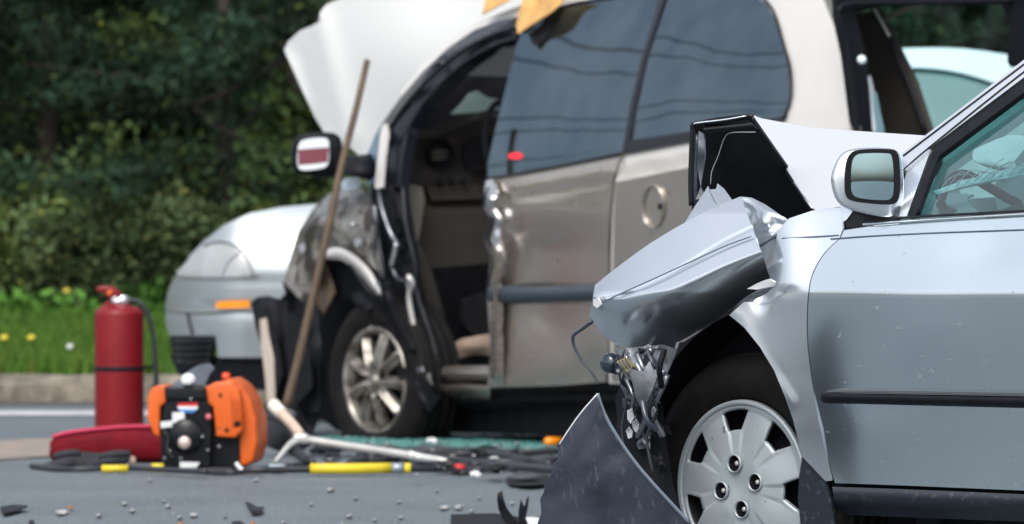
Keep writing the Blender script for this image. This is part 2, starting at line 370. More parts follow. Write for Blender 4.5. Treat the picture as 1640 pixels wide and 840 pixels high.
def prism(name, poly2, fn, depth, m, parent=None, bev=0.0, label=None):
    """poly2 outline in (a,b); fn(a,b,h)->point; extruded from h=0 to h=depth"""
    bm = bmesh.new(); n = len(poly2)
    A = [bm.verts.new(fn(a, b, 0)) for a, b in poly2]; B = [bm.verts.new(fn(a, b, depth)) for a, b in poly2]
    bm.faces.new(A); bm.faces.new(B[::-1])
    for i in range(n): bm.faces.new((A[i], B[i], B[(i+1) % n], A[(i+1) % n]))
    bmesh.ops.recalc_face_normals(bm, faces=bm.faces)
    if bev: bmesh.ops.bevel(bm, geom=bm.edges[:], offset=bev, segments=2, profile=0.6, affect='EDGES')
    me = bpy.data.meshes.new(name); bm.to_mesh(me); bm.free()
    return link(name, me, m, parent, smooth=True, label=label)
def structure(o): o['kind'] = 'structure'; return o
def stuff(o): o['kind'] = 'stuff'; return o
def sheet(name, x0, x1, y0, y1, z, m, nx=1, ny=1, zf=None):
    vs = []; fs = []
    for j in range(ny+1):
        for i in range(nx+1):
            x = x0+(x1-x0)*i/nx; y = y0+(y1-y0)*j/ny; vs.append((x, y, zf(x, y) if zf else z))
    for j in range(ny):
        for i in range(nx): a = j*(nx+1)+i; fs.append((a, a+1, a+nx+2, a+nx+1))
    me = bpy.data.meshes.new(name); me.from_pydata(vs, [], fs); return structure(link(name, me, m, smooth=True))
def rawmesh(name, V, Fc, tone=None):
    me = bpy.data.meshes.new(name); V = np.asarray(V, dtype=np.float32); Fc = np.asarray(Fc, dtype=np.int32); k = Fc.shape[1]
    me.vertices.add(len(V)); me.vertices.foreach_set('co', V.ravel())
    me.loops.add(Fc.size); me.loops.foreach_set('vertex_index', Fc.ravel())
    me.polygons.add(len(Fc)); me.polygons.foreach_set('loop_start', np.arange(0, Fc.size, k, dtype=np.int32))
    me.update(calc_edges=True)
    if tone is not None:
        a = me.attributes.new('tone', 'FLOAT_COLOR', 'POINT'); a.data.foreach_set('color', np.asarray(tone, dtype=np.float32).ravel())
    return me
# ------------------------------------------------------------------ ground
KY = 31.0   # kerb face
sheet('road', -150, 150, -60, KY, 0.0, M['asphalt'])
def vz(x, y): return 0.13+0.21*min(1, max(0, (y-KY)/11.0))+0.03*noise.noise(Vector((x*0.6, y*0.3, 0)))*min(1, (y-KY-0.3)/2 if y > KY+0.3 else 0)
sheet('verge', -40, 40, KY+0.25, 60, 0, M['soil'], 160, 60, vz)
sheet('field', -400, 400, 59.8, 700, 0.33, M['soil'])
sheet('verge_left', -150, -40, KY+0.25, 60, 0.2, M['soil']); sheet('verge_right', 40, 150, KY+0.25, 60, 0.2, M['soil'])
# kerb: concrete lengths with joints, rounded nose
kerb = bpy.data.objects.new('kerb', None); COL.objects.link(kerb); kerb['kind'] = 'structure'; kerb.location = (0, KY, 0)
kp = [(0, -0.1), (0, 0.09), (0.015, 0.125), (0.05, 0.145), (0.25, 0.15), (0.25, -0.1)]
kme = None
for i in range(-14, 15):
    x = i*2.4-0.9
    if kme is None:
        bm = bmesh.new(); nseg = 24; rows = []
        for k in range(nseg+1):
            xx = -1.192+2.384*k/nseg
            rows.append([bm.verts.new((xx, a+0.03*noise.noise(Vector((xx*4, b*12, 1))), b+0.022*noise.noise(Vector((xx*4, b*7, 5))))) for a, b in kp])
        for k in range(nseg):
            for j in range(len(kp)-1): bm.faces.new((rows[k][j], rows[k+1][j], rows[k+1][j+1], rows[k][j+1]))
        bm.faces.new(rows[0]); bm.faces.new(rows[-1][::-1])
        bmesh.ops.recalc_face_normals(bm, faces=bm.faces)
        kme = bpy.data.meshes.new('kerb_stone'); bm.to_mesh(kme); bm.free(); kme.materials.append(M['kerb'])
    o = bpy.data.objects.new('kerb_stone', kme); COL.objects.link(o); o.parent = kerb; o.location = (x, 0, 0)
lineD = 29.25
sheet('road_edge_line', -60, 60, 28.55, 29.3, 0.004, M['paint'])
gm = mat('gutter_grit', (0.10, 0.085, 0.06), 0.9, ns=4, nc=(0.06, 0.065, 0.065), bump=0.4)
sheet('gutter', -60, 60, KY-0.55, KY+0.01, 0.005, gm)
# ------------------------------------------------------------------ vegetation
def leaves(n, centers, radii, size, tone=(0.6, 1.5), aspect=0.5, droop=0.0, tint=None):
    """n leaf quads spread in ellipsoid shells round centres"""
    k = rng.integers(0, len(centers), n); C = centers[k]; R = radii[k]
    d = rng.normal(size=(n, 3)); d /= np.linalg.norm(d, axis=1)[:, None]
    r = rng.random(n)[:, None]**0.45
    P = C+d*r*R
    a = rng.normal(size=(n, 3)); a[:, 2] -= droop; a /= np.linalg.norm(a, axis=1)[:, None]
    b = np.cross(a, rng.normal(size=(n, 3))); b /= np.linalg.norm(b, axis=1)[:, None]
    s = size*(0.6+0.8*rng.random(n))[:, None]
    V = np.empty((n, 4, 3)); V[:, 0] = P; V[:, 1] = P+a*s*0.5+b*s*aspect*0.5; V[:, 2] = P+a*s; V[:, 3] = P+a*s*0.5-b*s*aspect*0.5
    t = tone[0]+(tone[1]-tone[0])*rng.random(n)
    cl = 0.25+1.7*rng.random(len(centers))**1.3; t = t*cl[k]
    T = np.ones((n, 4, 4)); T[:, :, :3] = t[:, None, None]
    if tint is not None:
        q = rng.random(n) < tint[1]; T[q, :, :3] *= np.array(tint[0])[None, None, :]
    return V.reshape(-1, 3), np.arange(n*4).reshape(-1, 4), T.reshape(-1, 4)
def foliage(name, parent, m, *args, **kw):
    V, Fc, T = leaves(*args, **kw)
    return link(name, rawmesh(name, V, Fc, T), m, parent, smooth=False)
def tree(x, y, h, label, kind='dark', cw=1.6, nl=9000, size=0.10, low=0.5, group='trees behind the grass verge', seed=0, cat='tree', bl=11):
    rr = random.Random(seed); z0 = vz(x, min(y, 59))-0.05 if y < 60 else 0.3
    t = thing('pine_tree' if kind == 'dark' else 'broadleaf_tree', label, cat, (x, y, z0), group)
    lean = Vector((rr.uniform(-.12, .12), rr.uniform(-.05, .05), 0))
    top = Vector((x, y, z0+h))+lean*h
    tube('trunk', [Vector((x, y, z0-.1)), Vector((x, y, z0+h*.35))+lean*h*.3, top], lambda u: 0.13*(1-u*0.8), M['bark'], t, n=8)
    cs = []; rs = []
    for i in range(bl):
        u = low/h+(1-low/h)*(i+.5)/bl; ang = rr.uniform(0, 6.28); L = cw*(1.15-u*0.7)*rr.uniform(.7, 1.15)
        if i % 3 == 0: ang = rr.uniform(3.6, 5.8)   # towards the road
        b0 = Vector((x, y, z0+h*u))+lean*h*u
        dr = Vector((math.cos(ang), math.sin(ang), rr.uniform(-.25, .25) if kind == 'dark' else rr.uniform(.0, .5)))
        b2 = b0+dr*L; b1 = b0.lerp(b2, .5)+Vector((0, 0, rr.uniform(-.05, .18)))
        tube('branch', [b0, b1, b2], lambda v: 0.035*(1-v*0.75), M['bark'], t, n=6, sm=4)
        for k in range(6):
            p = b0.lerp(b2, .25+.16*k)+Vector((rr.gauss(0, .16), rr.gauss(0, .16), rr.gauss(0, .12)))
            cs.append(p); q = rr.uniform(.22, .45); rs.append((q*1.3, q*1.3, q*(.55 if kind == 'dark' else .8)))
    mm = {'dark': M['leafdark'], 'mid': M['leafmid']}[kind]
    foliage('crown', t, mm, nl, np.array(cs), np.array(rs), size, aspect=.28 if kind == 'dark' else .55, tone=(.5, 1.5), tint=((2.2, 1.6, 0.7), 0.06))
    return t
tl = [
 (-5.6, 45.5, 5.6, 'dark spreading pine at the left end of the tree row beyond the grass', 'dark', 2.0, 15000),
 (-3.9, 47.5, 5.2, 'dark pine with drooping limbs above the red fire extinguisher', 'dark', 2.0, 16000),
 (-2.3, 45.2, 4.6, 'dark pine with long bare lower branches just left of the raised white hood', 'dark', 1.9, 15000),
 (-0.9, 48.5, 5.4, 'yellow green leafy tree partly hidden by the raised white hood', 'mid', 1.8, 12000),
 (-4.9, 50.5, 6.0, 'tall leafy green tree standing behind the two left pines', 'mid', 2.2, 12000),
 (-2.0, 51.0, 6.2, 'light green leafy tree seen in the gap under the pine branches', 'mid', 2.2, 14000),
 (0.9, 47.0, 5.5, 'dark pine behind the champagne minivan roof', 'dark', 2.0, 9000),
 (3.1, 46.5, 5.4, 'dark pine seen through the open back of the minivan', 'dark', 2.2, 14000),
 (5.3, 48.0, 5.6, 'dark pine behind the silver sedan roof at the right edge', 'dark', 2.2, 9000),
 (-7.6, 47.0, 5.8, 'dark pine just beyond the left edge of the verge view', 'dark', 2.2, 8000),
]
for i, (x, y, h, lb, kd, cwid, nl) in enumerate(tl): tree(x, y, h, lb, kd, cwid, nl, seed=i*7+3, bl=14)
pt = bpy.data.objects['pine_tree.002']
dbk = mat('dark_branch_bark', (.012, .010, .009), .9)  # darker bark tone for the bare branches
for pts in [[(215, 150, 45.6), (300, 172, 44.7), (350, 205, 44.4), (430, 246, 44.3)], [(500, 70, 45.3), (400, 130, 44.5), (330, 160, 44.4), (230, 196, 44.8)], [(420, 170, 45.2), (370, 215, 44.5), (330, 250, 44.8)]]:
    tube('bare_branch', [at(*p) for p in pts], lambda v: .026*(1-v*.6), dbk, pt, n=6, sm=4)
def shrub(x, y, h, wd, m, label, nl, size=0.07, name='shrub', seed=0, cat='bush', group='bushes along the back of the verge'):
    rr = random.Random(seed); z0 = vz(x, y)-.03; t = thing(name, label, cat, (x, y, z0), group); cs = []; rs = []
    for i in range(7):
        a = rr.uniform(0, 6.28); L = rr.uniform(.2, .75)*wd*.5
        p2 = Vector((x+math.cos(a)*L, y+math.sin(a)*L*.7, z0+h*rr.uniform(.5, .95)))
        tube('stem', [Vector((x, y, z0)), Vector((x+math.cos(a)*L*.4, y, z0+h*.4)), p2], lambda v: .012*(1-v*.6), M['bark'], t, n=5, sm=3)
        for k in range(3):
            cs.append(Vector((x, y, z0)).lerp(p2, .35+.3*k)+Vector((rr.gauss(0, .1), rr.gauss(0, .08), 0))); q = wd*rr.uniform(.16, .28); rs.append((q, q*.8, q*.8))
    foliage('leaves', t, m, nl, np.array(cs), np.array(rs), size, tone=(.5, 1.6), tint=((1.9, 1.3, .8), .08)); return t
sh = [(-4.9, 42.8, 1.0, 1.2, 'leafbrown', 'olive brown bush at the left edge of the view behind the grass'),
 (-3.9, 43.4, 1.15, 1.3, 'leafmid', 'green bush with pale tips left of the fire extinguisher'),
 (-3.2, 42.9, 0.85, 1.1, 'leafbrown', 'reddish brown bush directly behind the extinguisher handle'),
 (-2.5, 43.3, 0.95, 1.2, 'leafbrown', 'brownish bush between the extinguisher and the silver white car'),
 (-1.7, 43.0, 1.0, 1.3, 'leafmid', 'green bush above the hood of the silver white car'),
 (-0.8, 43.5, 1.1, 1.4, 'leafbrown', 'bush hidden behind the front of the minivan'),
 (-4.3, 44.4, 1.5, 1.6, 'leafmid', 'tall pale green bush under the left pine'),
 (-2.9, 44.5, 1.5, 1.6, 'leafmid', 'tall yellow green bush under the pine branches'),
 (-1.5, 44.4, 1.5, 1.5, 'leafmid', 'tall dark olive bush left of the side mirror'),
 (-6.1, 43.2, 1.2, 1.5, 'leafbrown', 'brown bush just outside the left edge'),
 (3.2, 43.5, 1.3, 1.8, 'leafmid', 'green bush beyond the white car seen through the minivan'),
 (4.9, 43.5, 1.2, 1.8, 'leafbrown', 'brown bush beyond the right side windows')]
for i, (x, y, h, wd, mk, lb) in enumerate(sh): shrub(x, y, h, wd, M[mk], lb, 3800, seed=50+i)
# far wood as one mass
nc = 520
C = np.stack([rng.uniform(-22, 22, nc), rng.uniform(53, 58, nc), rng.uniform(.3, 7, nc)], 1)
R = np.stack([rng.uniform(1.0, 1.8, nc)]*3, 1)
V, Fc, T = leaves(110000, C, R, .42, tone=(.35, 1.1), aspect=.8); fw = link('far_wood', rawmesh('far_wood', V, Fc, T), M['leafdark'], None, smooth=False); stuff(fw)
# undergrowth and leafy weeds band
nc = 260
C = np.stack([rng.uniform(-9, 9, nc), rng.uniform(42.6, 46, nc), rng.uniform(.3, .65, nc)], 1); R = np.stack([rng.uniform(.25, .5, nc), rng.uniform(.2, .4, nc), rng.uniform(.25, .5, nc)], 1)
V, Fc, T = leaves(42000, C, R, .07, tone=(.5, 1.5)); stuff(link('undergrowth', rawmesh('undergrowth', V, Fc, T), M['leafbrown'], None, smooth=False))
nc = 130
C = np.stack([rng.uniform(-8, 8, nc), rng.uniform(40.6, 42.4, nc), rng.uniform(.30, .42, nc)], 1); R = np.stack([rng.uniform(.2, .4, nc), rng.uniform(.2, .3, nc), rng.uniform(.08, .24, nc)], 1)
V, Fc, T = leaves(22000, C, R, .085, tone=(.6, 1.5), aspect=.7); stuff(link('leafy_weeds', rawmesh('leafy_weeds', V, Fc, T), M['leafbright'], None, smooth=False))
# grass
n = 110000
gx = rng.uniform(-8.5, 8.5, n); gy = KY+0.27+(rng.random(n)**1.3)*11.2
gz = np.array([vz(a, b) for a, b in zip(gx, gy)])-.01
hh = rng.uniform(.05, .13, n)*(1+.5*np.sin(gx*3+gy*1.7)*.5); an = rng.uniform(0, 6.28, n); wd = .006+.006*rng.random(n)
ln = rng.normal(0, .035, (n, 2))
V = np.empty((n, 3, 3)); V[:, 0] = np.stack([gx-np.cos(an)*wd, gy-np.sin(an)*wd, gz], 1); V[:, 1] = np.stack([gx+np.cos(an)*wd, gy+np.sin(an)*wd, gz], 1)
V[:, 2] = np.stack([gx+ln[:, 0], gy+ln[:, 1], gz+hh], 1)
t = .6+.9*rng.random(n); T = np.ones((n, 3, 4)); T[:, :, :3] = t[:, None, None]; q = rng.random(n) < .08; T[q, :, 0] *= 2.0
stuff(link('grass', rawmesh('grass', V.reshape(-1, 3), np.arange(n*3).reshape(-1, 3), T.reshape(-1, 4)), M['grassblade'], None, smooth=False))
# dandelions: stem and flower head
for k, (px, py, D, lb) in enumerate([(7, 541, 34.5, 'yellow dandelion at the left edge of the grass'), (50, 541, 34.8, 'small yellow dandelion left of the fire extinguisher'), (107, 466, 41.2, 'yellow flower among the leafy weeds above the grass')]):
    p = at(px, py, D); zb = vz(p.x, D)
    t = thing('dandelion', lb, 'flower', (p.x, D, zb), 'yellow wild flowers')
    tube('stem', [Vector((p.x, D, zb)), p-Vector((0, 0, .004))], .003, M['leafbright'], t, n=5, sm=2)
    lathe('flower_head', [(0, .012), (.012, .013), (.024, .006), (.026, -.002), (.012, -.01), (0, -.012)], p, Vector((0, -.5, 1)), M['petal'], t, n=14)
p = at(112, 556, 33.6); b = thing('clover_flower', 'pale white clover flower head in the grass left of the extinguisher', 'flower', (p.x, p.y, vz(p.x, p.y)))
tube('stem', [Vector((p.x, p.y, vz(p.x, p.y))), p], .003, M['leafbright'], b, n=5, sm=2)
lathe('flower_head', [(0, .02), (.014, .014), (.02, 0), (.014, -.014), (0, -.018)], p, Vector((0, 0, 1)), M['white'], b, n=12)
# ------------------------------------------------------------------ wheels
def tyre(parent, c, ax, R, rim, wdt, m=None):
    """c = outer face centre, ax points outward"""
    b = wdt
    pr = [(rim, -.012), (rim+.012, .004), (rim+(R-rim)*.55, .012), (R-.022, .002), (R-.008, -.012), (R, -.03), (R, -b+.03), (R-.01, -b+.01), (rim, -b)]
    o = lathe('tyre', pr, c, ax, M['rubber'], parent, n=96)
    # tread ribs
    for k in range(4):
        h = -.045-k*(b-.07)/3.2
        t2 = lathe('tread_rib', [(R-.002, h+.012), (R+.004, h+.01), (R+.004, h-.01), (R-.002, h-.012)], c, ax, M['rubber'], o, n=96)
    return o
def polar_disc(name, c, ax, Rr, nsp, m, parent, rfun, opening, phase=0.0, thick=.004, nr=22, lug=None, lugz=0.0):
    """disc with nsp openings; opening = (r_in, r_out, hw_in, hw_out) fractions/angles(deg)"""
    s = ax.cross(Vector((0, 0, 1))).normalized(); q = Vector((0, 0, 1))
    # s points to the image right?
    if s.x < 0: s = -s
    ri, ro, hi, ho = opening; no, nspk = 8, 14
    rs = [0.06+(1-.06)*k/nr for k in range(nr+1)]
    for lim in (ri, ro):
        k = min(range(len(rs)), key=lambda i: abs(rs[i]-lim)); rs[k] = lim
    bm = bmesh.new(); grid = []; sec = 2*math.pi/nsp
    for k, r in enumerate(rs):
        u = min(1, max(0, (r-ri)/(ro-ri))); hw = math.radians(hi+(ho-hi)*(u**.6)); row = []
        for si in range(nsp):
            c0 = phase+si*sec
            for j in range(no): row.append((c0-hw+2*hw*j/no, 0, j/no))
            for j in range(nspk): row.append((c0+hw+(sec-2*hw)*j/nspk, 1, j/nspk))
        vr = []
        for a, kind, f in row:
            z = rfun(r, kind, f, u); vr.append(bm.verts.new(c+ax*z+(s*math.cos(a)+q*math.sin(a))*r*Rr))
        grid.append(vr)
    per = no+nspk; tot = per*nsp
    for k in range(len(rs)-1):
        for j in range(tot):
            jj = j % per
            if jj < no and rs[k] >= ri-1e-6 and rs[k+1] <= ro+1e-6: continue
            bm.faces.new((grid[k][j], grid[k][(j+1) % tot], grid[k+1][(j+1) % tot], grid[k+1][j]))
    bm.faces.new(grid[0][::-1])
    bmesh.ops.recalc_face_normals(bm, faces=bm.faces)
    bm.normal_update(); sgn = sum(f.normal.dot(ax)*f.calc_area() for f in bm.faces)
    if sgn < 0: bmesh.ops.reverse_faces(bm, faces=bm.faces)
    me = bpy.data.meshes.new(name); bm.to_mesh(me); bm.free()
    o = link(name, me, m, parent); solid(o, thick)
    if lug:
        cuts = []
        for a in lug[2]:
            cc = c+(s*math.cos(a)+q*math.sin(a))*lug[0]
            cu = lathe('cut', [(0, .08), (lug[1], .08), (lug[1], -.08), (0, -.08)], cc+ax*lugz, ax, M['black'], None, n=24); cuts.append(cu)
            md = o.modifiers.new('b', 'BOOLEAN'); md.operation = 'DIFFERENCE'; md.object = cu; md.solver = 'EXACT'
        dg = bpy.context.evaluated_depsgraph_get(); dg.update()
        me2 = bpy.data.meshes.new_from_object(o.evaluated_get(dg)); o.modifiers.clear(); o.data = me2
        for cu in cuts: bpy.data.objects.remove(cu)
    return o
# ------------------------------------------------------------------ SILVER SEDAN (in focus)
ZC = 0.748
def wsed(z, s):
    if z > ZC: return -(z-ZC)*0.30-(0.35*(z-0.93) if z > 0.93 else 0)
    return -(ZC-z)*0.19-0.08*(ZC-z)**2
SD = Surf(1184, 13.016, 38, wsed)
SDF = Surf(1184, 13.016, 38)       # without tumblehome
sedan = thing('silver_sedan', 'silver sedan with crushed front end, buckled hood and torn fender at right', 'car', SD.o+Vector((0, 0, 0)))
DZ = SD.n*-1   # inward
# door
DE = [tuple(p) for p in cr([(1346, 382), (1324, 403), (1309, 425), (1300, 446), (1296, 470), (1294, 500), (1294, 540), (1297, 575), (1302, 612), (1309, 655), (1318, 700), (1328, 740), (1337, 774)], 4)]
belt = [(1350, 368), (1400, 362), (1500, 355), (1640, 347), (1760, 340)]
dbump = bumps([('g', 1480, 520, 90, 70, .006), ('g', 1590, 400, 60, 30, -.004), ('g', 1400, 690, 70, 40, .003)])
door = panel('front_door', [(1760, 340), (1640, 347), (1500, 355), (1400, 362), (1352, 369)] + DE + [(1450, 778), (1640, 786), (1760, 790)], SD, M['silver_dirty'], sedan, step=11, thick=.02, extra=dbump)
# rear part of the car body beyond the frame
ruled('rear_body_side', [(1766, 340), (2000, 325), (2250, 318)], [(1766, 790), (2000, 800), (2250, 815)], SD, M['silver'], sedan, nu=12, nv=14, thick=.02)
# side moulding
def strip(name, top, bot, surf, m, parent, h=.012, nu=30, label=None):
    return ruled(name, top, bot, surf, m, parent, offf=lambda u, v: h*(math.sin(math.pi*v)**.5 if 0 < v < 1 else 0)*min(1, u*18+.15)+.001, nu=nu, nv=8, thick=.004, label=label)
strip('side_moulding', [(1313, 636), (1316, 629), (1322, 627), (1400, 628), (1640, 633), (1760, 635)], [(1313, 637), (1316, 643), (1324, 646), (1400, 648), (1640, 654), (1760, 656)], SD, M['black'], sedan, h=.02, nu=80)
strip('moulding_highlight_line', [(1324, 627), (1400, 627.5), (1640, 631.5), (1760, 633.5)], [(1324, 629), (1400, 629.5), (1640, 633.5), (1760, 635.5)], SD, mat('painted_highlight_grey', (.10, .11, .12), .5), sedan, h=.017)  # grey strip painted in as the highlight along the moulding
strip('belt_chrome', [(1378, 357), (1500, 349), (1640, 340), (1760, 333)], [(1378, 363), (1500, 354), (1640, 346), (1760, 339)], SD, M['silver'], sedan, h=.01)
strip('belt_seal', [(1360, 352), (1460, 346), (1640, 336), (1760, 330)], [(1362, 357), (1460, 350), (1640, 341), (1760, 334)], SD, M['blackgloss'], sedan, h=.004)
tube('body_line', [SD.P(x, y, .0022) for x, y in [(1330, 383), (1400, 378), (1500, 373), (1640, 368), (1760, 364)]], .0014, M['grooveline'], door, n=6)
# sill
ruled('door_sill', [(1333, 780), (1450, 784), (1640, 792), (1760, 797), (2250, 818)], [(1338, 824), (1450, 829), (1640, 836), (1760, 842), (2250, 860)], SD, M['navy2'], sedan, offf=lambda u, v: .012*math.sin(math.pi*min(1, v*1.3))-.05*v*v, nu=40, nv=10, thick=.01)
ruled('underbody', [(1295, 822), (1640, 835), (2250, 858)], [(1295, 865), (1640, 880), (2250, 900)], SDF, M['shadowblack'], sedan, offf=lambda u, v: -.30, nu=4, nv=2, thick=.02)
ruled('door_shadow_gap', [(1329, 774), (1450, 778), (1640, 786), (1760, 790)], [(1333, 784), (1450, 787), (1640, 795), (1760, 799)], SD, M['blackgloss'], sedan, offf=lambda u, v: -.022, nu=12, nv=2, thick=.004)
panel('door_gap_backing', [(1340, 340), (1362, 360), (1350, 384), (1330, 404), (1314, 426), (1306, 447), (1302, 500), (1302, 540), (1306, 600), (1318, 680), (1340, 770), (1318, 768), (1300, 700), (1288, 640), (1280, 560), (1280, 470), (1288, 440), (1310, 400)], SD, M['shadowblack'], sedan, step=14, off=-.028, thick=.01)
# fender
fb0 = bumps([('g', 1220, 432, 20, 52, -.055), ('g', 1254, 468, 26, 7, -.006), ('g', 1262, 415, 34, 60, .010), ('l', 1180, 508, 1262, 640, 12, .006)])
fb = lambda x, y: fb0(x, y)+(.00008*(min(y, 690)-600)-.00010*max(0, y-690) if y > 600 else 0)
fend = panel('front_fender', [(1264, 350), (1300, 338), (1330, 333), (1345, 333), (1349, 352), (1350, 366)] + [(x-1.6, y) for x, y in DE[:-1]] + [(1333, 770), (1322, 771), (1284, 731), (1277, 700), (1270, 672), (1258, 638), (1240, 594), (1217, 556), (1192, 525), (1168, 505), (1190, 485), (1238, 458), (1224, 420), (1211, 385), (1218, 382), (1236, 378), (1250, 364)], SD, M['silver'], sedan, step=7, thick=.006, extra=fb)
tube('body_line', [SD.P(x, y, .0015+fb(x, y)) for x, y in [(1252, 382), (1290, 380), (1343, 377)]], .0013, M['grooveline'], fend, n=6)
panel('fender_fold', [(1186, 315), (1204, 317), (1226, 328), (1246, 342), (1264, 354), (1252, 370), (1234, 384), (1214, 398), (1205, 380), (1196, 348)], SD, M['silver'], sedan, step=5, thick=.004, off=-.05, extra=bumps([('g', 1224, 354, 18, 18, .030), ('l', 1188, 317, 1262, 355, 7, .014), ('l', 1208, 392, 1248, 372, 7, .016), ('g', 1200, 350, 8, 20, -.010)]))
tube('fold_edge', [SD.P(x, y, o) for x, y, o in [(1212, 397, -.005), (1226, 389, .0), (1242, 378, .0), (1254, 366, -.01)]], .003, M['navy'], sedan, n=6)
# torn flap of fender, strongly curved: top faces the sky, belly faces the road
def flap(u, v):
    c = .36+.26*u**.8
    if v < c: o = -.040*(1-v/c)
    else: o = -.20*(.40+.60*min(1, u*2.2))*((v-c)/(1-c))**1.35
    o += .006*u-.003*math.exp(-((v-.40+.05*u)/.012)**2)
    return o+.03
fl = ruled('torn_fender_flap', [(953, 457), (985, 431), (1040, 391), (1100, 355), (1150, 330), (1186, 315)], [(944, 507), (956, 524), (972, 542), (998, 556), (1022, 557), (1052, 555), (1088, 547), (1132, 522), (1178, 491), (1239, 457)], SD, M['silver'], sedan, offf=flap, nu=60, nv=60, thick=.004)
FT = [(953, 457), (1040, 391), (1186, 315)]
tube('body_line', [SD.P(x, y, o) for x, y, o in [(962, 486, .031), (1000, 468, .031), (1060, 441, .031), (1120, 413, .031), (1165, 393, .031), (1203, 379, .031)]], .0016, M['grooveline'], fl, n=6)
net('torn_metal_edge', [(1210, 456, .055), (1222, 450, .06), (1232, 447, .06), (1241, 453, .06), (1240, 459, .05), (1226, 461, .05), (1212, 464, .05), (1196, 463, .045)], [(0, 1, 5, 6, 7), (1, 2, 3, 4, 5)], SD, M['silver_edge'], fl, sub=1)
net('torn_underside', [(1178, 492, -.02), (1205, 470, .03), (1240, 459, .045), (1228, 470, .02), (1205, 483, -.01), (1172, 503, -.04)], [(0, 1, 4, 5), (1, 2, 3, 4)], SD, M['steel'], fl, sub=2)
net('torn_metal_edge', [(950, 480, .03), (957, 477, .035), (963, 488, .035), (956, 494, .035), (950, 489, .03)], [(0, 1, 2, 3, 4)], SD, M['silver_edge'], fl, sub=1)
# crumpled peaks above the flap
panel('crumpled_peak', [(1096, 358), (1112, 332), (1128, 308), (1134, 298), (1137, 306), (1146, 322), (1152, 330), (1130, 342)], SD, M['silver'], sedan, step=5, thick=.004, off=-.04, extra=lambda x, y: .0011*(y-320)+.0010*(x-1125))
panel('crumpled_peak', [(1136, 304), (1147, 303), (1149, 294), (1160, 303), (1173, 321), (1160, 327), (1150, 330), (1144, 320)], SD, M['silver'], sedan, step=5, thick=.004, off=-.02, extra=lambda x, y: .0008*(y-315)-.0012*(x-1150))
# hood: buckled, rear half
HS = Surf(1300, 13.2, 38, lambda z, s: -(z-.85)*1.9)
ruled('buckled_hood', [(1202, 182), (1215, 189), (1300, 205), (1400, 212), (1490, 218)], [(1207, 196), (1262, 275), (1303, 338), (1352, 330), (1460, 260)], HS, mat('skylit_hood_silver', (0.66, 0.70, 0.74), 0.3, 0.35, 0.3, ns=2, nc=(0.63, 0.67, 0.71)), sedan, nu=30, nv=16, thick=.006, sm=False)  # hood version of the silver paint, bright sky put into its colour
ruled('hood_edge_flange', [(1206, 194), (1304, 338)], [(1202, 194), (1300, 339)], HS, M['shadowblack'], sedan, nu=8, nv=1, thick=.004, offf=lambda u, v: -.004)
tube('hood_prop_edge', [HS.P(1271, 293, .015), HS.P(1301, 334, .015)], .0025, M['chrome'], sedan, n=6, sm=2)
HU = Surf(1190, 13.35, 20)
ruled('hood_liner', [(1112, 200), (1165, 192), (1203, 188)], [(1106, 400), (1200, 405), (1320, 350)], HU, M['shadowblack'], sedan, nu=20, nv=20, thick=.01, offf=lambda u, v: -.03-.6*v+.03*math.sin(u*5))
tube('hood_front_rim', [HU.P(x, y, .0) for x, y in [(1107, 330), (1106, 280), (1109, 210), (1113, 199), (1160, 194), (1198, 186), (1206, 188)]], .006, M['blackgloss'], sedan, n=8, sm=6)
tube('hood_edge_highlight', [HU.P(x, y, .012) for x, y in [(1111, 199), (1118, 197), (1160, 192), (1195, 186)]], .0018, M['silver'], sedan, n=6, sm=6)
tube('hood_side_rim', [HU.P(x, y, -.01) for x, y in [(1113, 332), (1113, 280), (1117, 215)]], .006, M['navy'], sedan, n=8, sm=4)
net('hood_bracket', [(1119, 210, 0), (1127, 215, .01), (1130, 250, .02), (1126, 268, .0), (1116, 262, 0), (1118, 240, .02), (1122, 300, 0), (1132, 318, .0), (1114, 320, 0)], [(0, 1, 2, 5), (5, 2, 3, 4), (4, 3, 6), (6, 7, 8)], HU, M['steel'], sedan, sub=2)
ruled('hood_cross_rail', [(1126, 202), (1200, 193)], [(1128, 214), (1212, 207)], HU, M['blackgloss'], sedan, nu=20, nv=6, thick=.004, offf=lambda u, v: .01*math.sin(math.pi*v)-.005)
tube('liner_wire', [HU.P(x, y, -.05) for x, y in [(1138, 296), (1140, 275), (1150, 250), (1160, 222), (1172, 213), (1210, 212)]], .0009, M['dullsteel'], sedan, n=5)
# wheel arch and inner structures
ax = Vector((-math.sin(math.radians(44)), -math.cos(math.radians(44)), 0)); wc = SD.P(1184, 775, 0); wc = SDF.P(1190, 779, -.17)
arch = lathe('wheel_arch_liner', [(.40, .0), (.40, -.30), (.05, -.31)], at(1180, 768, 13.05)+SD.n*-.16, SD.n, M['shadowblack'], sedan, n=40)
panel('inner_wing', [(1010, 560), (1095, 548), (1135, 522), (1178, 494), (1240, 480), (1285, 560), (1290, 720), (1292, 860), (1040, 900), (1000, 760), (985, 640)], SDF, M['shadowblack'], sedan, step=40, off=-.34, thick=.02)
def hubz(r, kind, f, u):
    z = .022*(1-r*r)-.010*max(0, (.35-r))*3
    if r > .95: z += .006
    if kind == 1 and .35 < r < .95:
        g = max(0, math.sin(math.pi*min(1, (r-.35)/.6)))
        z += .0045*g*(1-2*f)*1.0+.002*g*math.sin(math.pi*f)
    return z
lug = [math.radians(a) for a in (102, 12, 192, 282)]
rimR = .2
wheel = bpy.data.objects.new('wheel', None); COL.objects.link(wheel); wheel.parent = sedan; wheel.matrix_parent_inverse = Matrix.Translation(-root_of(sedan)); wheel.location = (0, 0, 0)
tyre(wheel, wc, ax, .306, rimR, .19)
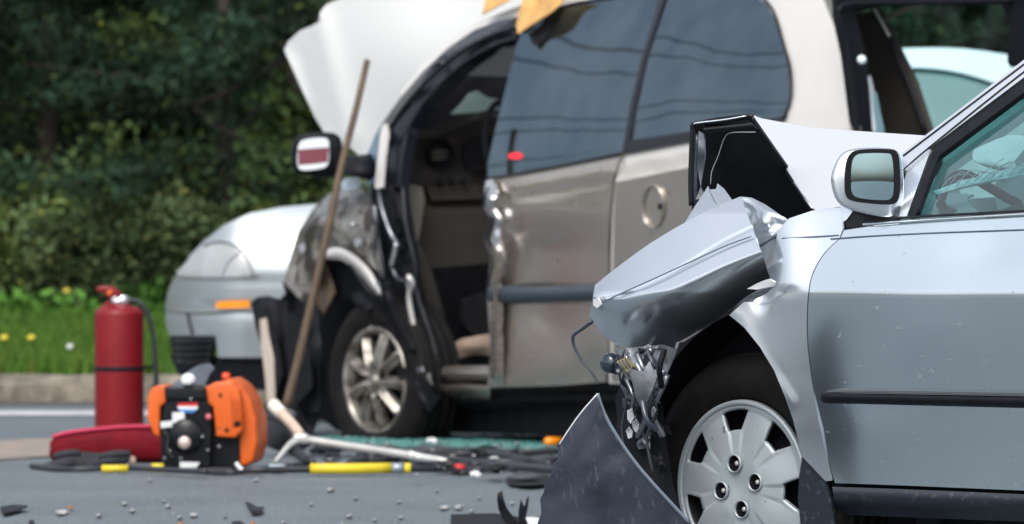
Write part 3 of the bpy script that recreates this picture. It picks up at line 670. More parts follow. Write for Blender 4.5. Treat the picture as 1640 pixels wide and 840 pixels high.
polar_disc('hubcap', wc+ax*-.004, ax, rimR*.955, 7, M['hub'], wheel, hubz, (.69, .93, 8, 13), phase=math.radians(98-360/7*0), thick=.012, lug=(.054, .0185, lug), nr=26)
lathe('hubcap_rim', [(rimR*.93, -.006), (rimR*.945, .006), (rimR*.97, .009), (rimR*1.0, .007), (rimR*1.01, -.004), (rimR*.93, -.012)], wc, ax, M['hub'], wheel, n=96)
lathe('steel_wheel', [(.02, -.035), (.10, -.035), (.15, -.06), (rimR*.97, -.05), (rimR*.97, .0), (rimR*.99, .0)], wc, ax, M['black'], wheel, n=64)
su = Vector((-ax.y, ax.x, 0)); su = su if su.x > 0 else -su
for a in lug:
    cc = wc+(su*math.cos(a)+Vector((0, 0, 1))*math.sin(a))*.054
    lathe('lug_well', [(.0195, .018), (.0185, .016), (.013, -.012), (0, -.014)], cc, ax, M['blackgloss'], wheel, n=24)
    lathe('lug_nut', [(0, .012), (.005, .0115), (.0065, .008), (.0075, -.012), (0, -.012)], cc, ax, M['dullsteel'], wheel, n=6)
    lathe('lug_ring', [(.0185, .016), (.0195, .0215), (.021, .021), (.0225, .016)], cc, ax, M['hub'], wheel, n=24)
# mud flap
panel('mud_flap', [(1285, 731), (1300, 748), (1322, 771), (1330, 800), (1338, 850), (1338, 870), (1285, 870), (1278, 800), (1280, 760)], SD, M['navy2'], sedan, step=14, off=-.004, thick=.01)
# mangled front structures
panel('bent_bracket', [(985, 560), (1060, 552), (1085, 560), (1068, 600), (1045, 630), (1030, 655), (1043, 690), (1040, 720), (1022, 700), (1015, 640), (1000, 600)], SDF, M['steel'], sedan, step=7, off=-.06, extra=bumps([('l', 1000, 570, 1040, 650, 6, .03), ('l', 1040, 560, 1060, 600, 5, .025), ('g', 1050, 580, 10, 14, -.03), ('l', 1010, 640, 1040, 700, 5, -.03)]), thick=.004)
panel('black_support', [(1000, 650), (1030, 640), (1058, 650), (1062, 700), (1075, 780), (1100, 860), (1060, 860), (1010, 760), (985, 700), (990, 665)], SDF, M['shadowblack'], sedan, step=12, off=-.09, thick=.01, extra=bumps([('g', 1020, 690, 14, 30, .03)]))
net('bent_bracket', [(1008, 590, .02), (1030, 600, .03), (1050, 560, .0), (1066, 566, .01), (1040, 640, .02), (1030, 660, .0), (1018, 640, .03)], [(0, 1, 6), (1, 2, 3, 4), (1, 4, 5, 6)], SDF, M['steel'], sedan, sub=2)
shm = mat('broken_reflector_plastic', (.55, .58, .60), .3, .3, ns=60, nc=(.2, .22, .25))
for P0 in [[(1004, 658), (1012, 655), (1016, 668), (1010, 679), (1005, 672)], [(1012, 676), (1020, 673), (1024, 680), (1019, 694), (1014, 688)], [(1002, 690), (1007, 684), (1013, 692), (1012, 701), (1006, 703)], [(1041, 659), (1046, 652), (1051, 657), (1045, 668), (1037, 667)], [(1031, 622), (1035, 616), (1034, 632), (1031, 641), (1029, 634)], [(984, 549), (990, 553), (988, 557)], [(1030, 556), (1037, 553), (1043, 557), (1036, 561)], [(1047, 557), (1056, 553), (1052, 559)], [(1084, 548), (1088, 548), (1081, 565), (1079, 561)]]:
    panel('torn_white_shard', P0, Surf(P0[0][0], 13.2+random.uniform(-.03, .03), random.uniform(10, 60)), shm, sedan, step=4, thick=.003, extra=bumps([('g', P0[1][0], P0[1][1], 4, 4, .008)]))
lathe('fog_lamp', [(0, .02), (.018, .018), (.024, .008), (.025, -.02), (0, -.02)], SDF.P(978, 582, -.05), Vector((-.75, -.65, .1)), mat('blue_black_lens', (.01, .02, .035), .1, coat=.6), sedan, n=28)
panel('lamp_socket', [(987, 579), (1001, 573), (1013, 588), (1006, 597), (999, 593)], SDF, mat('beige_socket', (.30, .27, .17), .4, .3), sedan, step=4, off=.0, thick=.012)
for xa in (991, 996, 1001): tube('socket_rib', [SDF.P(xa, 579-(xa-991)*.4, .006), SDF.P(xa+9, 592-(xa-991)*.3, .006)], .0015, M['navy'], sedan, n=5, sm=2)
for k, (a_, b_, c_) in enumerate([((1020, 566), (1030, 590), (1042, 612)), ((1036, 560), (1046, 584), (1054, 600)), ((1064, 560), (1056, 590), (1060, 620)), ((1002, 606), (1014, 636), (1010, 664)), ((1028, 640), (1036, 672), (1050, 690)), ((1046, 630), (1040, 660), (1048, 700))]):
    tube('bent_bracket_rib', [SDF.P(*a_, .01), SDF.P(*b_, .02), SDF.P(*c_, -.01)], .0045 if k % 2 else .007, [M['steel'], M['navy'], M['black']][k % 3], sedan, n=6, sm=5)
tube('hanging_trim_strip', [SD.P(x, y, .0) for x, y in [(948, 515), (932, 527), (918, 538), (920, 556), (932, 578), (944, 592), (952, 604), (959, 616)]], lambda u: .0052-.003*u, M['navy'], sedan, n=6, sm=4)
tube('hanging_wire', [SDF.P(x, y, -.03) for x, y in [(1000, 560), (992, 600), (1003, 640), (996, 690), (1006, 740)]], .003, M['hose'], sedan, n=6)
tube('hanging_wire', [SDF.P(x, y, -.02) for x, y in [(1060, 560), (1040, 610), (1052, 660), (1036, 700), (1046, 760)]], .0035, M['hose'], sedan, n=6)
for (xa, ya, xb, yb) in [(1008, 595, 1062, 700), (1070, 600, 1022, 700), (1030, 570, 1050, 640)]:
    tube('suspension_rod', [SDF.P(xa, ya, -.05), SDF.P((xa+xb)/2, (ya+yb)/2, -.03), SDF.P(xb, yb, -.06)], .008, M['steel'], sedan, n=8)
rp = random.Random(5)
for k in range(22):
    x = rp.uniform(985, 1062); y = rp.uniform(560, 760); 
    if x < 985+max(0, y-600)*.35: x = 990+max(0, y-600)*.4+rp.uniform(0, 20)
    n_ = rp.randint(3, 5); L_ = rp.uniform(7, 26); a0 = rp.uniform(0, 3.1); wd_ = rp.uniform(.15, .5)
    q = []
    for t_ in range(n_+1):
        a = 2*math.pi*t_/(n_+1); r_ = rp.uniform(.6, 1.2)*L_; q.append((x+math.cos(a)*r_*math.cos(a0)-math.sin(a)*r_*wd_*math.sin(a0), y+math.cos(a)*r_*math.sin(a0)+math.sin(a)*r_*wd_*math.cos(a0)))
    sf_ = Surf(x, 13.25+rp.uniform(-.05, .12), rp.uniform(-40, 60))
    panel('broken_bracket' if k % 3 == 0 else 'torn_plastic_scrap', q, sf_, [M['steel'], M['black'], M['shadowblack'], M['navy']][k % 4], sedan, step=6, thick=.004, extra=bumps([('g', x, y, 6, 6, rp.uniform(-.02, .03))]))
# detached bumper cover, concave, facing down the road
BS = Surf(960, 12.75, 8, lambda z, s: -.55*(s-.02)**2*2+(.30*(z-.45)))
bc = panel('torn_bumper_cover', [(957, 631), (961, 648), (970, 668), (984, 692), (1003, 722), (1030, 757), (1062, 793), (1100, 832), (1140, 880), (1100, 930), (860, 935), (858, 870), (864, 852), (861, 838), (867, 822), (865, 800), (872, 786), (871, 776), (882, 762), (884, 750), (893, 735), (894, 726), (891, 714), (897, 708), (910, 690), (930, 662)], BS, M['navy'], sedan, step=11, thick=.006, extra=bumps([('l', 900, 740, 960, 650, 14, .01), ('g', 960, 760, 40, 60, .025), ('l', 880, 800, 1000, 720, 12, -.006)]))
tube('bumper_cover_edge', [BS.P(x, y, .002) for x, y in [(957, 631), (963, 650), (973, 673), (990, 702), (1015, 738), (1045, 774), (1080, 812), (1104, 838)]], .0042, mat('grey_cut_edge', (.18, .22, .27), .4), bc, n=6)
tube('bumper_cover_edge', [BS.P(x, y, .003) for x, y in [(957, 631), (930, 662), (910, 690), (896, 712)]], .0018, M['white'], bc, n=6)
# glasshouse
GZ = SD
panel('windscreen_pillar', [(1444, 246), (1640, 96), (1760, 8), (1760, 40), (1640, 124), (1491, 236), (1446, 274)], GZ, M['silver'], sedan, step=12, thick=.03, off=.0, extra=lambda x, y: .008)
for pts in ([(1446, 250), (1640, 103), (1760, 14)], [(1446, 273), (1491, 234), (1640, 115), (1760, 28)]):
    tube('pillar_gap_line', [GZ.P(x, y, .0095) for x, y in pts], .0018, M['blackgloss'], sedan, n=6, sm=4)
panel('window_frame', [(1454, 347), (1493, 242), (1640, 129), (1760, 38), (1760, 60), (1640, 148), (1503, 250), (1480, 310), (1467, 346)], GZ, M['black'], sedan, step=10, thick=.015, off=.004)
panel('sail_trim', [(1452, 270), (1491, 239), (1452, 347), (1440, 347)], GZ, M['silver'], sedan, step=8, thick=.01, off=.002)
panel('side_window', [(1464, 346), (1480, 309), (1502, 249), (1640, 147), (1765, 55), (1765, 334), (1640, 339), (1550, 343)], GZ, M['tealglass'], sedan, step=14, thick=.004, off=-.025)
ruled('roof_side', [(1760, 4), (2000, -60), (2250, -60)], [(1760, 60), (2000, 10), (2250, 20)], GZ, M['silver'], sedan, nu=10, nv=3, thick=.03)
ruled('rear_window', [(1770, 62), (2000, 10), (2250, 20)], [(1770, 334), (2000, 322), (2250, 315)], GZ, M['tealglass'], sedan, nu=8, nv=6, thick=.004, offf=lambda u, v: -.008)
# cabin
CS = Surf(1550, 12.8, 38)
panel('far_cabin_wall', [(1470, 345), (1510, 262), (1650, 165), (1780, 90), (1900, 40), (1900, 420), (1470, 420)], CS, M['tealtrim'], sedan, step=60, off=-1.2, thick=.02)
panel('far_window', [(1530, 275), (1655, 185), (1800, 110), (1800, 300), (1540, 320)], CS, M['tealpale'], sedan, step=40, off=-1.1, thick=.01)
net('dashboard', [(1440, 330, -.15), (1480, 312, -.15), (1540, 318, -.25), (1580, 350, -.3), (1440, 380, -.15), (1580, 390, -.3), (1480, 306, -1.0), (1560, 312, -1.0)], [(0, 1, 2, 3, 5, 4), (1, 6, 7, 2)], CS, M['tealtrim'], sedan, sub=2)
tube('steering_wheel', [CS.P(x, y, o) for x, y, o in [(1508, 330, -.22), (1514, 300, -.24), (1530, 283, -.27), (1550, 281, -.32), (1580, 298, -.4), (1610, 316, -.45), (1632, 330, -.48), (1600, 345, -.4), (1540, 345, -.3)]], .012, M['blackgloss'], sedan, n=8, closed=True)
net('deflated_airbag', [(1560, 240, -.5), (1640, 200, -.6), (1680, 260, -.6), (1550, 262, -.45), (1640, 285, -.5), (1600, 262, -.42)], [(0, 1, 5, 3), (1, 2, 4, 5), (3, 5, 4)], CS, M['tealpale'], sedan, sub=2)
net('shattered_windscreen', [(1495, 306, -.12), (1550, 286, -.18), (1600, 275, -.22), (1645, 262, -.25), (1700, 240, -.3), (1500, 312, -.12), (1550, 297, -.16), (1600, 288, -.2), (1645, 280, -.25), (1700, 268, -.3)], [(0, 1, 6, 5), (1, 2, 7, 6), (2, 3, 8, 7), (3, 4, 9, 8)], CS, M['crackglass'], sedan, sub=2)
for k in range(9):
    x0 = 1505+k*14; y0 = 303-k*3.2
    tube('glass_crack', [CS.P(x0, y0, -.10-k*.015), CS.P(x0+20, y0-14-random.random()*10, -.12-k*.015), CS.P(x0+46, y0-12-random.random()*30, -.14-k*.015)], .0011, M['white'], sedan, n=4, sm=3)
net('front_seat', [(1600, 350, -.5), (1590, 300, -.5), (1640, 240, -.5), (1700, 230, -.5), (1720, 400, -.5), (1620, 400, -.5)], [(0, 1, 2, 3, 4, 5)], CS, M['tealtrim'], sedan, sub=2, thick=.12)
# door mirror
MS = Surf(1390, 12.85, -10)
hm = cr([(1331, 290), (1338, 262), (1350, 245), (1372, 238), (1410, 237), (1435, 241), (1444, 256), (1447, 290), (1446, 325), (1441, 345), (1425, 350), (1395, 345), (1360, 336), (1340, 322)], 5, True)
mir = bpy.data.objects.new('door_mirror', None); COL.objects.link(mir); mir.parent = sedan; mir.matrix_parent_inverse = Matrix.Translation(-root_of(sedan))
MC = Vector((1396, 290))
def loft(name, rings, m, parent, cap=True, label=None):
    bm = bmesh.new(); R = [[bm.verts.new(p) for p in r] for r in rings]; n = len(R[0])
    for i in range(len(R)-1):
        for k in range(n): bm.faces.new((R[i][k], R[i][(k+1) % n], R[i+1][(k+1) % n], R[i+1][k]))
    if cap: bm.faces.new(R[0][::-1]); bm.faces.new(R[-1])
    bmesh.ops.recalc_face_normals(bm, faces=bm.faces)
    me = bpy.data.meshes.new(name); bm.to_mesh(me); bm.free(); return link(name, me, m, parent, label=label)
def scl(pts, c, k, dx=0, dy=0): return [Vector((c.x+(p.x-c.x)*k+dx, c.y+(p.y-c.y)*k+dy)) for p in pts]
loft('mirror_housing', [[MS.P(p.x, p.y, .045) for p in scl(hm, MC, .93, 3, 0)], [MS.P(p.x, p.y, .04) for p in scl(hm, MC, .98, 1, 0)], [MS.P(p.x, p.y, .02) for p in hm], [MS.P(p.x, p.y, -.02) for p in scl(hm, MC, .98)], [MS.P(p.x, p.y, -.07) for p in scl(hm, MC, .85, 2, 2)], [MS.P(p.x, p.y, -.1) for p in scl(hm, MC, .5, 5, 5)]], M['silver'], mir)
fr = [(1353, 300), (1354, 270), (1360, 248), (1378, 240), (1420, 239), (1436, 243), (1441, 262), (1442, 300), (1438, 322), (1425, 328), (1390, 326), (1365, 322), (1356, 315)]
panel('mirror_bezel', fr, MS, M['blackgloss'], mir, step=8, smooth=3, off=.05, thick=.008)
panel('mirror_glass', [(1363, 300), (1364, 265), (1370, 250), (1385, 246), (1420, 246), (1428, 251), (1431, 275), (1431, 305), (1427, 318), (1415, 321), (1385, 319), (1368, 314)], MS, M['mirror'], mir, step=8, smooth=3, off=.050, thick=.003, extra=bumps([('g', 1398, 285, 60, 60, .006)]))
net('mirror_foot', [(1385, 338, .0), (1440, 345, .0), (1452, 330, -.05), (1450, 348, -.05), (1400, 350, -.03), (1445, 300, -.06)], [(0, 1, 3, 4), (1, 5, 2, 3)], MS, M['blackgloss'], mir, sub=2)
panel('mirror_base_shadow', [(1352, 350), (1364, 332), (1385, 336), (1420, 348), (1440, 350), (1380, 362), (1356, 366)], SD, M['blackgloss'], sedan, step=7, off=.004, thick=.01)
panel('cowl_corner', [(1345, 331), (1352, 318), (1372, 330), (1356, 352), (1350, 356)], SD, M['silver'], sedan, step=7, off=.008, thick=.006)
# ------------------------------------------------------------------ MINIVAN
def wvan(z, s):
    zb = 1.045+.0975*s; zc = .985+.082*s; dz = z-zb; o = 0
    if dz > 0: o = -.20*dz-.30*dz*dz-.10*dz
    if z > zc: o -= .20*(min(z, zb)-zc)
    else: o -= .12*(zc-z)+.05*(zc-z)**2
    return o
VD = Surf(604, 25.0, 60, wvan); VF = Surf(604, 25.0, 60)
van = thing('champagne_minivan', 'wrecked champagne minivan with front door torn off and white hood raised', 'van', VD.o.copy())
rail = bumps([('l', 800, 320, 975, 290, 8, -.010), ('l', 820, 330, 960, 340, 12, .006), ('g', 800, 360, 20, 60, -.015), ('l', 800, 480, 900, 560, 40, .012), ('g', 930, 560, 60, 60, .008), ('l', 860, 500, 950, 600, 34, -.014)])
def sstep(t): t = max(0, min(1, t)); return t*t*(3-2*t)
rail0 = rail
rail = lambda x, y: rail0(x, y)-.042*sstep((y-345)/62)*(1-sstep((y-450)/170))*math.exp(-((x-868)/85)**2)
panel('sliding_door', [(782, 287), (860, 274), (930, 260), (998, 245), (988, 262), (981, 290), (976, 340), (974, 400), (974, 470), (974, 560), (970, 612), (900, 618), (790, 621), (800, 590), (794, 545), (790, 500), (783, 480), (786, 456), (798, 440), (800, 415), (790, 385), (797, 352), (786, 332), (780, 308)], VD, M['champ'], van, step=9, thick=.03, extra=rail)
panel('torn_door_edge', [(778, 290), (790, 288), (796, 310), (790, 335), (802, 355), (799, 385), (806, 412), (800, 445), (786, 452), (791, 430), (797, 412), (786, 385), (794, 352), (780, 335), (776, 310)], VD, M['chrome'], van, step=5, thick=.012, off=.02, extra=bumps([('g', 785, 320, 8, 8, .03), ('g', 800, 365, 6, 12, -.02)]))
panel('crumpled_door_flange', [(786, 400), (800, 380), (804, 420), (806, 560), (806, 618), (780, 622), (786, 560), (780, 480)], VD, M['champ'], van, step=7, thick=.01, off=.01, extra=bumps([('l', 795, 400, 795, 600, 5, .04)]))
strip('door_moulding', [(780, 462), (790, 457), (870, 459), (957, 456)], [(780, 480), (790, 487), (870, 486), (957, 483)], VD, mat('blue_grey_moulding', (.035, .05, .07), .35), van, h=.03)
qb = bumps([('l', 985, 283, 1105, 262, 6, -.018), ('g', 1046, 330, 22, 40, .0)])
quarter = panel('rear_quarter_panel', [(1003, 246), (1060, 235), (1105, 226), (1250, 192), (1256, 190), (1266, 160), (1262, 110), (1250, 60), (1236, 22), (1205, -8), (1200, -40), (1310, -40), (1318, 0), (1335, 43), (1348, 99), (1360, 201), (1368, 300), (1360, 500), (1340, 640), (1150, 628), (975, 614), (978, 560), (979, 400), (981, 340), (986, 290), (993, 262)], VD, M['champ_skylit'], van, step=13, thick=.03, extra=qb)
panel('lower_quarter_skin', [(986, 292), (1105, 268), (1250, 235), (1358, 220), (1364, 300), (1356, 500), (1336, 636), (1150, 624), (979, 610), (982, 560), (982, 400), (983, 340)], VD, M['champ'], van, step=14, thick=.01, off=.006)
def ellipse(cx, cy, rx, ry, n=28): return [(cx+rx*math.cos(2*math.pi*k/n), cy+ry*math.sin(2*math.pi*k/n)) for k in range(n)]
tube('fuel_cap_ring', [VD.P(x, y, .012) for x, y in ellipse(1046, 331, 17, 34)], .005, M['champ'], van, n=8, closed=True, sm=1)
lathe('fuel_latch', [(0, .01), (.012, .008), (.014, -.004)], VD.P(1058, 331, .012), VD.n, M['black'], van, n=10)
# windows
panel('side_window', [(836, 52), (880, 22), (930, 6), (1062, -14), (1050, 30), (1030, 90), (1012, 170), (1000, 244), (930, 258), (782, 285), (781, 262), (800, 180), (815, 120), (828, 70)], VD, M['tintglass'], van, step=8, thick=.004, off=.004, extra=bumps([('g', 900, 150, 140, 130, .005)]))
panel('side_window', [(1066, -12), (1130, -20), (1196, -18), (1226, 6), (1240, 30), (1254, 75), (1263, 112), (1264, 158), (1255, 184), (1246, 190), (1110, 213), (1006, 228), (1014, 170), (1032, 90), (1052, 30)], VD, M['tintglass'], van, step=8, thick=.004, off=.004, extra=bumps([('g', 1140, 100, 130, 110, .008)]), label='rear dark tinted side window')
panel('window_pillar', [(1058, -14), (1068, -14), (1054, 30), (1035, 90), (1016, 170), (1006, 230), (1003, 246), (996, 246), (1009, 170), (1028, 90), (1047, 30)], VD, M['blackgloss'], van, step=7, thick=.01, off=.016)
panel('window_lower_trim', [(1004, 226), (1110, 210), (1250, 188), (1258, 184), (1254, 192), (1250, 194), (1108, 226), (1003, 246)], VD, M['blackgloss'], van, step=7, thick=.01, off=.015)
tube('window_seal', [VD.P(x, y, .010) for x, y in [(838, 52), (880, 20), (930, 4), (1062, -16), (1130, -22), (1198, -20), (1229, 5), (1243, 30), (1256, 75), (1266, 112), (1267, 158), (1256, 188)]], .006, M['blackgloss'], van, n=6)
tube('window_seal', [VD.P(x, y, .012) for x, y in [(782, 286), (860, 273), (930, 259), (1000, 245)]], .005, M['blackgloss'], van, n=6, sm=3)
panel('red_glow_spot', [(814, 248), (822, 245), (833, 245), (838, 249), (835, 254), (825, 255), (815, 254)], VD, mat('red_glow_oval', (.85, .01, .02), .3, emit=((.9, .01, .02), .12)), van, step=5, thick=.004, off=.008)  # glowing red oval stands in for a red light seen in the glass
panel('window_lower_frame', [(780, 262), (790, 248), (812, 240), (850, 242), (856, 262), (862, 272), (800, 283), (780, 286)], VD, M['blackgloss'], van, step=6, thick=.004, off=.003)
panel('door_handle_recess', [(850, 62), (856, 48), (880, 22), (902, 12), (892, 30), (872, 62), (862, 72), (852, 70)], VD, M['black'], van, step=6, thick=.012, off=.012)
# roof
RS = VD
panel('roof_rail', [(640, 150), (668, 115), (720, 70), (775, 35), (836, 12), (900, -8), (980, -26), (1080, -40), (1320, -42), (1205, -26), (1062, -16), (930, 4), (880, 20), (834, 52), (826, 30), (780, 48), (728, 86), (690, 122), (660, 158)], VD, M['champ_skylit'], van, step=10, thick=.03, off=-.02)
def vanbox(name, top, w0, w1, m):
    A = [VD.P(x, y, w0) for x, y in top]; B = [p-VD.n*(w1) for p in A]; bm = bmesh.new()
    a = [bm.verts.new(p) for p in A]; b = [bm.verts.new(p) for p in B]
    for i in range(len(a)-1): bm.faces.new((a[i], a[i+1], b[i+1], b[i]))
    me = bpy.data.meshes.new(name); bm.to_mesh(me); bm.free(); return solid(link(name, me, m, van), .03)
vanbox('roof', [(668, 112), (720, 66), (775, 31), (836, 8), (900, -12), (980, -30), (1080, -46), (1330, -48)], -.03, 1.45, M['champ_skylit'])
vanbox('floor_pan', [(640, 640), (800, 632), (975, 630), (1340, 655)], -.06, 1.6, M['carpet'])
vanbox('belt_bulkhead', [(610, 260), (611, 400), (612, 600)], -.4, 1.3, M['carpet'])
# A pillar and front door aperture
panel('windscreen_pillar', [(834, 26), (826, 58), (790, 72), (750, 98), (712, 132), (680, 168), (655, 206), (645, 250), (640, 300), (600, 300), (592, 262), (600, 222), (612, 198), (640, 158), (676, 116), (716, 78), (760, 48), (800, 33)], VD, mat('black_door_seal', (.006, .007, .012), .3), van, step=9, thick=.05, off=-.02, extra=bumps([('l', 605, 240, 700, 100, 9, .03), ('l', 700, 100, 830, 35, 8, .03)]))
tube('pillar_seal', [VD.P(x, y, .02) for x, y in [(624, 205), (650, 168), (690, 124), (735, 86), (785, 58), (828, 44)]], .010, M['blackgloss'], van, n=8)
tube('pillar_seal', [VD.P(x, y, .012) for x, y in [(640, 230), (668, 180), (704, 136), (748, 98), (795, 72), (826, 62)]], .008, M['blackgloss'], van, n=8)
panel('pillar_highlight_strip', [(613, 200), (620, 198), (621, 215), (616, 250), (612, 300), (604, 304), (600, 300), (605, 250), (609, 215)], VD, M['champ_skylit'], van, step=6, thick=.01, off=.035)  # pale strip paints a bright highlight onto the dark seal
panel('pillar_corner_glass', [(585, 255), (601, 216), (608, 205), (605, 235), (600, 262), (598, 290), (588, 300), (578, 262)], VD, mat('blue_corner_glass', (.10, .16, .22), .15), van, step=6, thick=.006, off=.02)
panel('hinge_pillar', [(596, 290), (645, 290), (650, 340), (660, 400), (672, 470), (690, 540), (700, 600), (690, 640), (660, 640), (640, 580), (622, 510), (612, 450), (600, 400), (590, 350)], VD, M['shadowblack'], van, step=9, thick=.03, off=-.05, extra=bumps([('l', 625, 300, 640, 400, 6, .05), ('l', 640, 400, 690, 600, 8, .05), ('g', 620, 480, 10, 20, .04)]))
def shiny(pts, r, m=M['chrome'], name='bent_metal_strip', off=.03): return tube(name, [VD.P(x, y, off) for x, y in pts], r, m, van, n=6)
shiny([(606, 304), (612, 335), (622, 365), (630, 382), (634, 388), (632, 410), (628, 425)], lambda u: .010, M['steel'])
shiny([(635, 390), (632, 408), (628, 426)], .012)
shiny([(654, 442), (660, 455), (655, 475), (660, 510), (668, 545), (678, 568), (684, 578)], lambda u: .012, M['champ_skylit'])
shiny([(628, 430), (636, 445), (648, 450), (655, 446)], .008, M['steel'])
shiny([(600, 330), (604, 370), (612, 420), (618, 470), (630, 520)], .012, M['steel'], off=.0)
for (x, y, r) in [(596, 487, .018), (606, 500, .014), (625, 520, .02), (640, 540, .014), (573, 388, .014), (566, 360, .01)]:
    lathe('bolt_head', [(0, .012), (r*.8, .010), (r, 0), (r, -.02)], VD.P(x, y, .04), VD.n, M['chrome'], van, n=8)
panel('red_connector', [(586, 490), (594, 486), (596, 494), (590, 498)], VD, M['redchip'], van, step=5, off=.06, thick=.01)
panel('torn_inner_wing_strip', [(612, 520), (630, 505), (650, 540), (670, 580), (690, 600), (700, 640), (660, 650), (640, 620), (622, 570)], VD, M['blackgloss'], van, step=8, thick=.02, off=.05, extra=bumps([('l', 620, 510, 690, 620, 6, .03)]))
# dashboard and cabin (seen through the missing door)
VC = Surf(700, 25.35, -22); VI = Surf(700, 25.0, 60)
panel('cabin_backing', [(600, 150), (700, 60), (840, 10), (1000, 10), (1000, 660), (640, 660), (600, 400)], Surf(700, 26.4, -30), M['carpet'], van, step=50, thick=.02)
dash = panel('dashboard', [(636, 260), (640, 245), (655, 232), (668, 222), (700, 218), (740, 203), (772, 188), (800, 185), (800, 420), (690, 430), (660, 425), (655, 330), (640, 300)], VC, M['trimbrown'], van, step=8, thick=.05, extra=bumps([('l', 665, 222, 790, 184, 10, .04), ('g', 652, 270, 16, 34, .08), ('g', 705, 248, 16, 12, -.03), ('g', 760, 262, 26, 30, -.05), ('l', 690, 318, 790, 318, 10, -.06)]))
panel('glove_box_door', [(684, 300), (780, 296), (778, 318), (690, 322)], VC, M['trimbrown'], dash, step=8, off=.02, thick=.02)
lathe('air_vent', [(0, .012), (.05, .012), (.058, .02), (.064, .01), (.064, -.02)], VC.P(704, 248, .03), -VC.d.cross(Vector((0, 0, 1))), M['shadowblack'], dash, n=24)
for k in range(3): tube('vent_slat', [VC.P(693, 243+k*6, .048), VC.P(716, 242+k*6, .048)], .003, M['trimgrey'], dash, n=6, sm=2)
for x, y in [(722, 290), (704, 292), (740, 291)]: lathe('dash_knob', [(0, .03), (.012, .03), (.015, .0)], VC.P(x, y, .03), Vector((.3, -.95, 0)), M['black'], dash, n=14)
panel('instrument_hood', [(740, 235), (752, 222), (775, 215), (790, 222), (792, 268), (770, 276), (748, 272), (742, 255)], VC, M['carpet'], van, step=8, off=.06, thick=.02)
tube('steering_wheel', [VC.P(x, y, .25) for x, y in ellipse(800, 225, 24, 60)], .014, M['black'], van, n=8, closed=True, sm=1)
panel('kick_panel', [(648, 300), (660, 296), (676, 300), (680, 318), (676, 350), (670, 385), (664, 400), (655, 392), (650, 360)], VC, M['trimgrey'], van, step=7, off=.12, thick=.02)
panel('sill_carpet_strip', [(650, 390), (668, 384), (690, 430), (705, 480), (720, 540), (722, 570), (704, 575), (690, 530), (676, 470), (660, 420)], VC, M['trimbrown'], van, step=8, off=.14, thick=.02, extra=bumps([('l', 665, 395, 712, 570, 8, .03)]))
panel('broken_windscreen', [(722, 183), (738, 168), (752, 150), (765, 146), (780, 156), (800, 160), (800, 176), (770, 180)], VC, mat('pale_green_glass', (.50, .74, .66), .25, ns=30, nc=(.6, .82, .75)), van, step=6, off=-.15, thick=.005)
panel('crumpled_carpet', [(712, 576), (722, 552), (740, 543), (765, 538), (790, 534), (792, 570), (760, 568), (735, 574), (718, 582)], VC, M['seat'], van, step=7, off=.35, thick=.03, extra=bumps([('g', 760, 555, 24, 12, .04)]))
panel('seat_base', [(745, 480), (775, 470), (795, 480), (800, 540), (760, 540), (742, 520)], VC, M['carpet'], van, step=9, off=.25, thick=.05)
ruled('door_sill', [(692, 588), (740, 586), (792, 586)], [(688, 612), (740, 612), (792, 612)], VD, M['champ'], van, offf=lambda u, v: -.04+.03*math.sin(v*3.1), nu=16, nv=8, thick=.01)
ruled('door_sill', [(690, 618), (740, 616), (785, 618)], [(686, 638), (740, 638), (785, 640)], VD, M['champ'], van, offf=lambda u, v: -.0+.02*math.sin(v*3.1)-.05*v, nu=16, nv=8, thick=.01, label='lower bent champagne sill flange')
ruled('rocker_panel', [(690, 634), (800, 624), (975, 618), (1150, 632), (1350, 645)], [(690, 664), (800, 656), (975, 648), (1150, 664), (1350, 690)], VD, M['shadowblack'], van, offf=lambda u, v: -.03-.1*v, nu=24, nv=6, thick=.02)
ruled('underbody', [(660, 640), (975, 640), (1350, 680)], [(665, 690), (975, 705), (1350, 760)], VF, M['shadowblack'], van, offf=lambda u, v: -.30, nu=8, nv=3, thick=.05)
for k, pts in enumerate([[(596, 470), (612, 478), (632, 520), (650, 566), (640, 580), (622, 550), (606, 510)], [(604, 440), (622, 452), (640, 500), (662, 560), (676, 600), (660, 604), (636, 540), (612, 480)], [(560, 470), (590, 466), (604, 486), (590, 500), (566, 486)], [(640, 585), (668, 600), (700, 640), (690, 660), (650, 640), (630, 610)], [(470, 640), (500, 620), (512, 660), (500, 700), (478, 690)]]):
    panel('torn_black_trim', pts, VD, M['black'] if k % 2 else M['shadowblack'], van, step=6, thick=.006, off=.055+.012*k, extra=bumps([('l', pts[0][0], pts[0][1], pts[3][0], pts[3][1], 6, .04)]))
for k, pts in enumerate([[(590, 300), (596, 340), (604, 372), (600, 410), (612, 450), (608, 480)], [(645, 300), (650, 360), (664, 420), (668, 470), (688, 530), (700, 575)], [(560, 420), (580, 450), (596, 470), (612, 480)], [(782, 300), (776, 330), (786, 352), (778, 380), (788, 420), (782, 460)]]):
    tube('torn_wire', [VD.P(x, y, .06) for x, y in pts], .006, M['hose'], van, n=6)
for k, pts in enumerate([[(600, 452), (608, 449), (612, 458), (606, 462)], [(586, 520), (594, 516), (596, 526), (589, 528)], [(478, 395), (486, 388), (489, 400), (482, 408)], [(650, 452), (658, 448), (660, 462), (652, 464)], [(666, 590), (676, 588), (678, 596), (668, 598)], [(545, 352), (552, 348), (556, 358), (549, 361)], [(566, 385), (576, 380), (578, 392), (569, 396)]]):
    panel('torn_metal_flake', pts, VD, M['chrome'], van, step=4, thick=.004, off=.09)
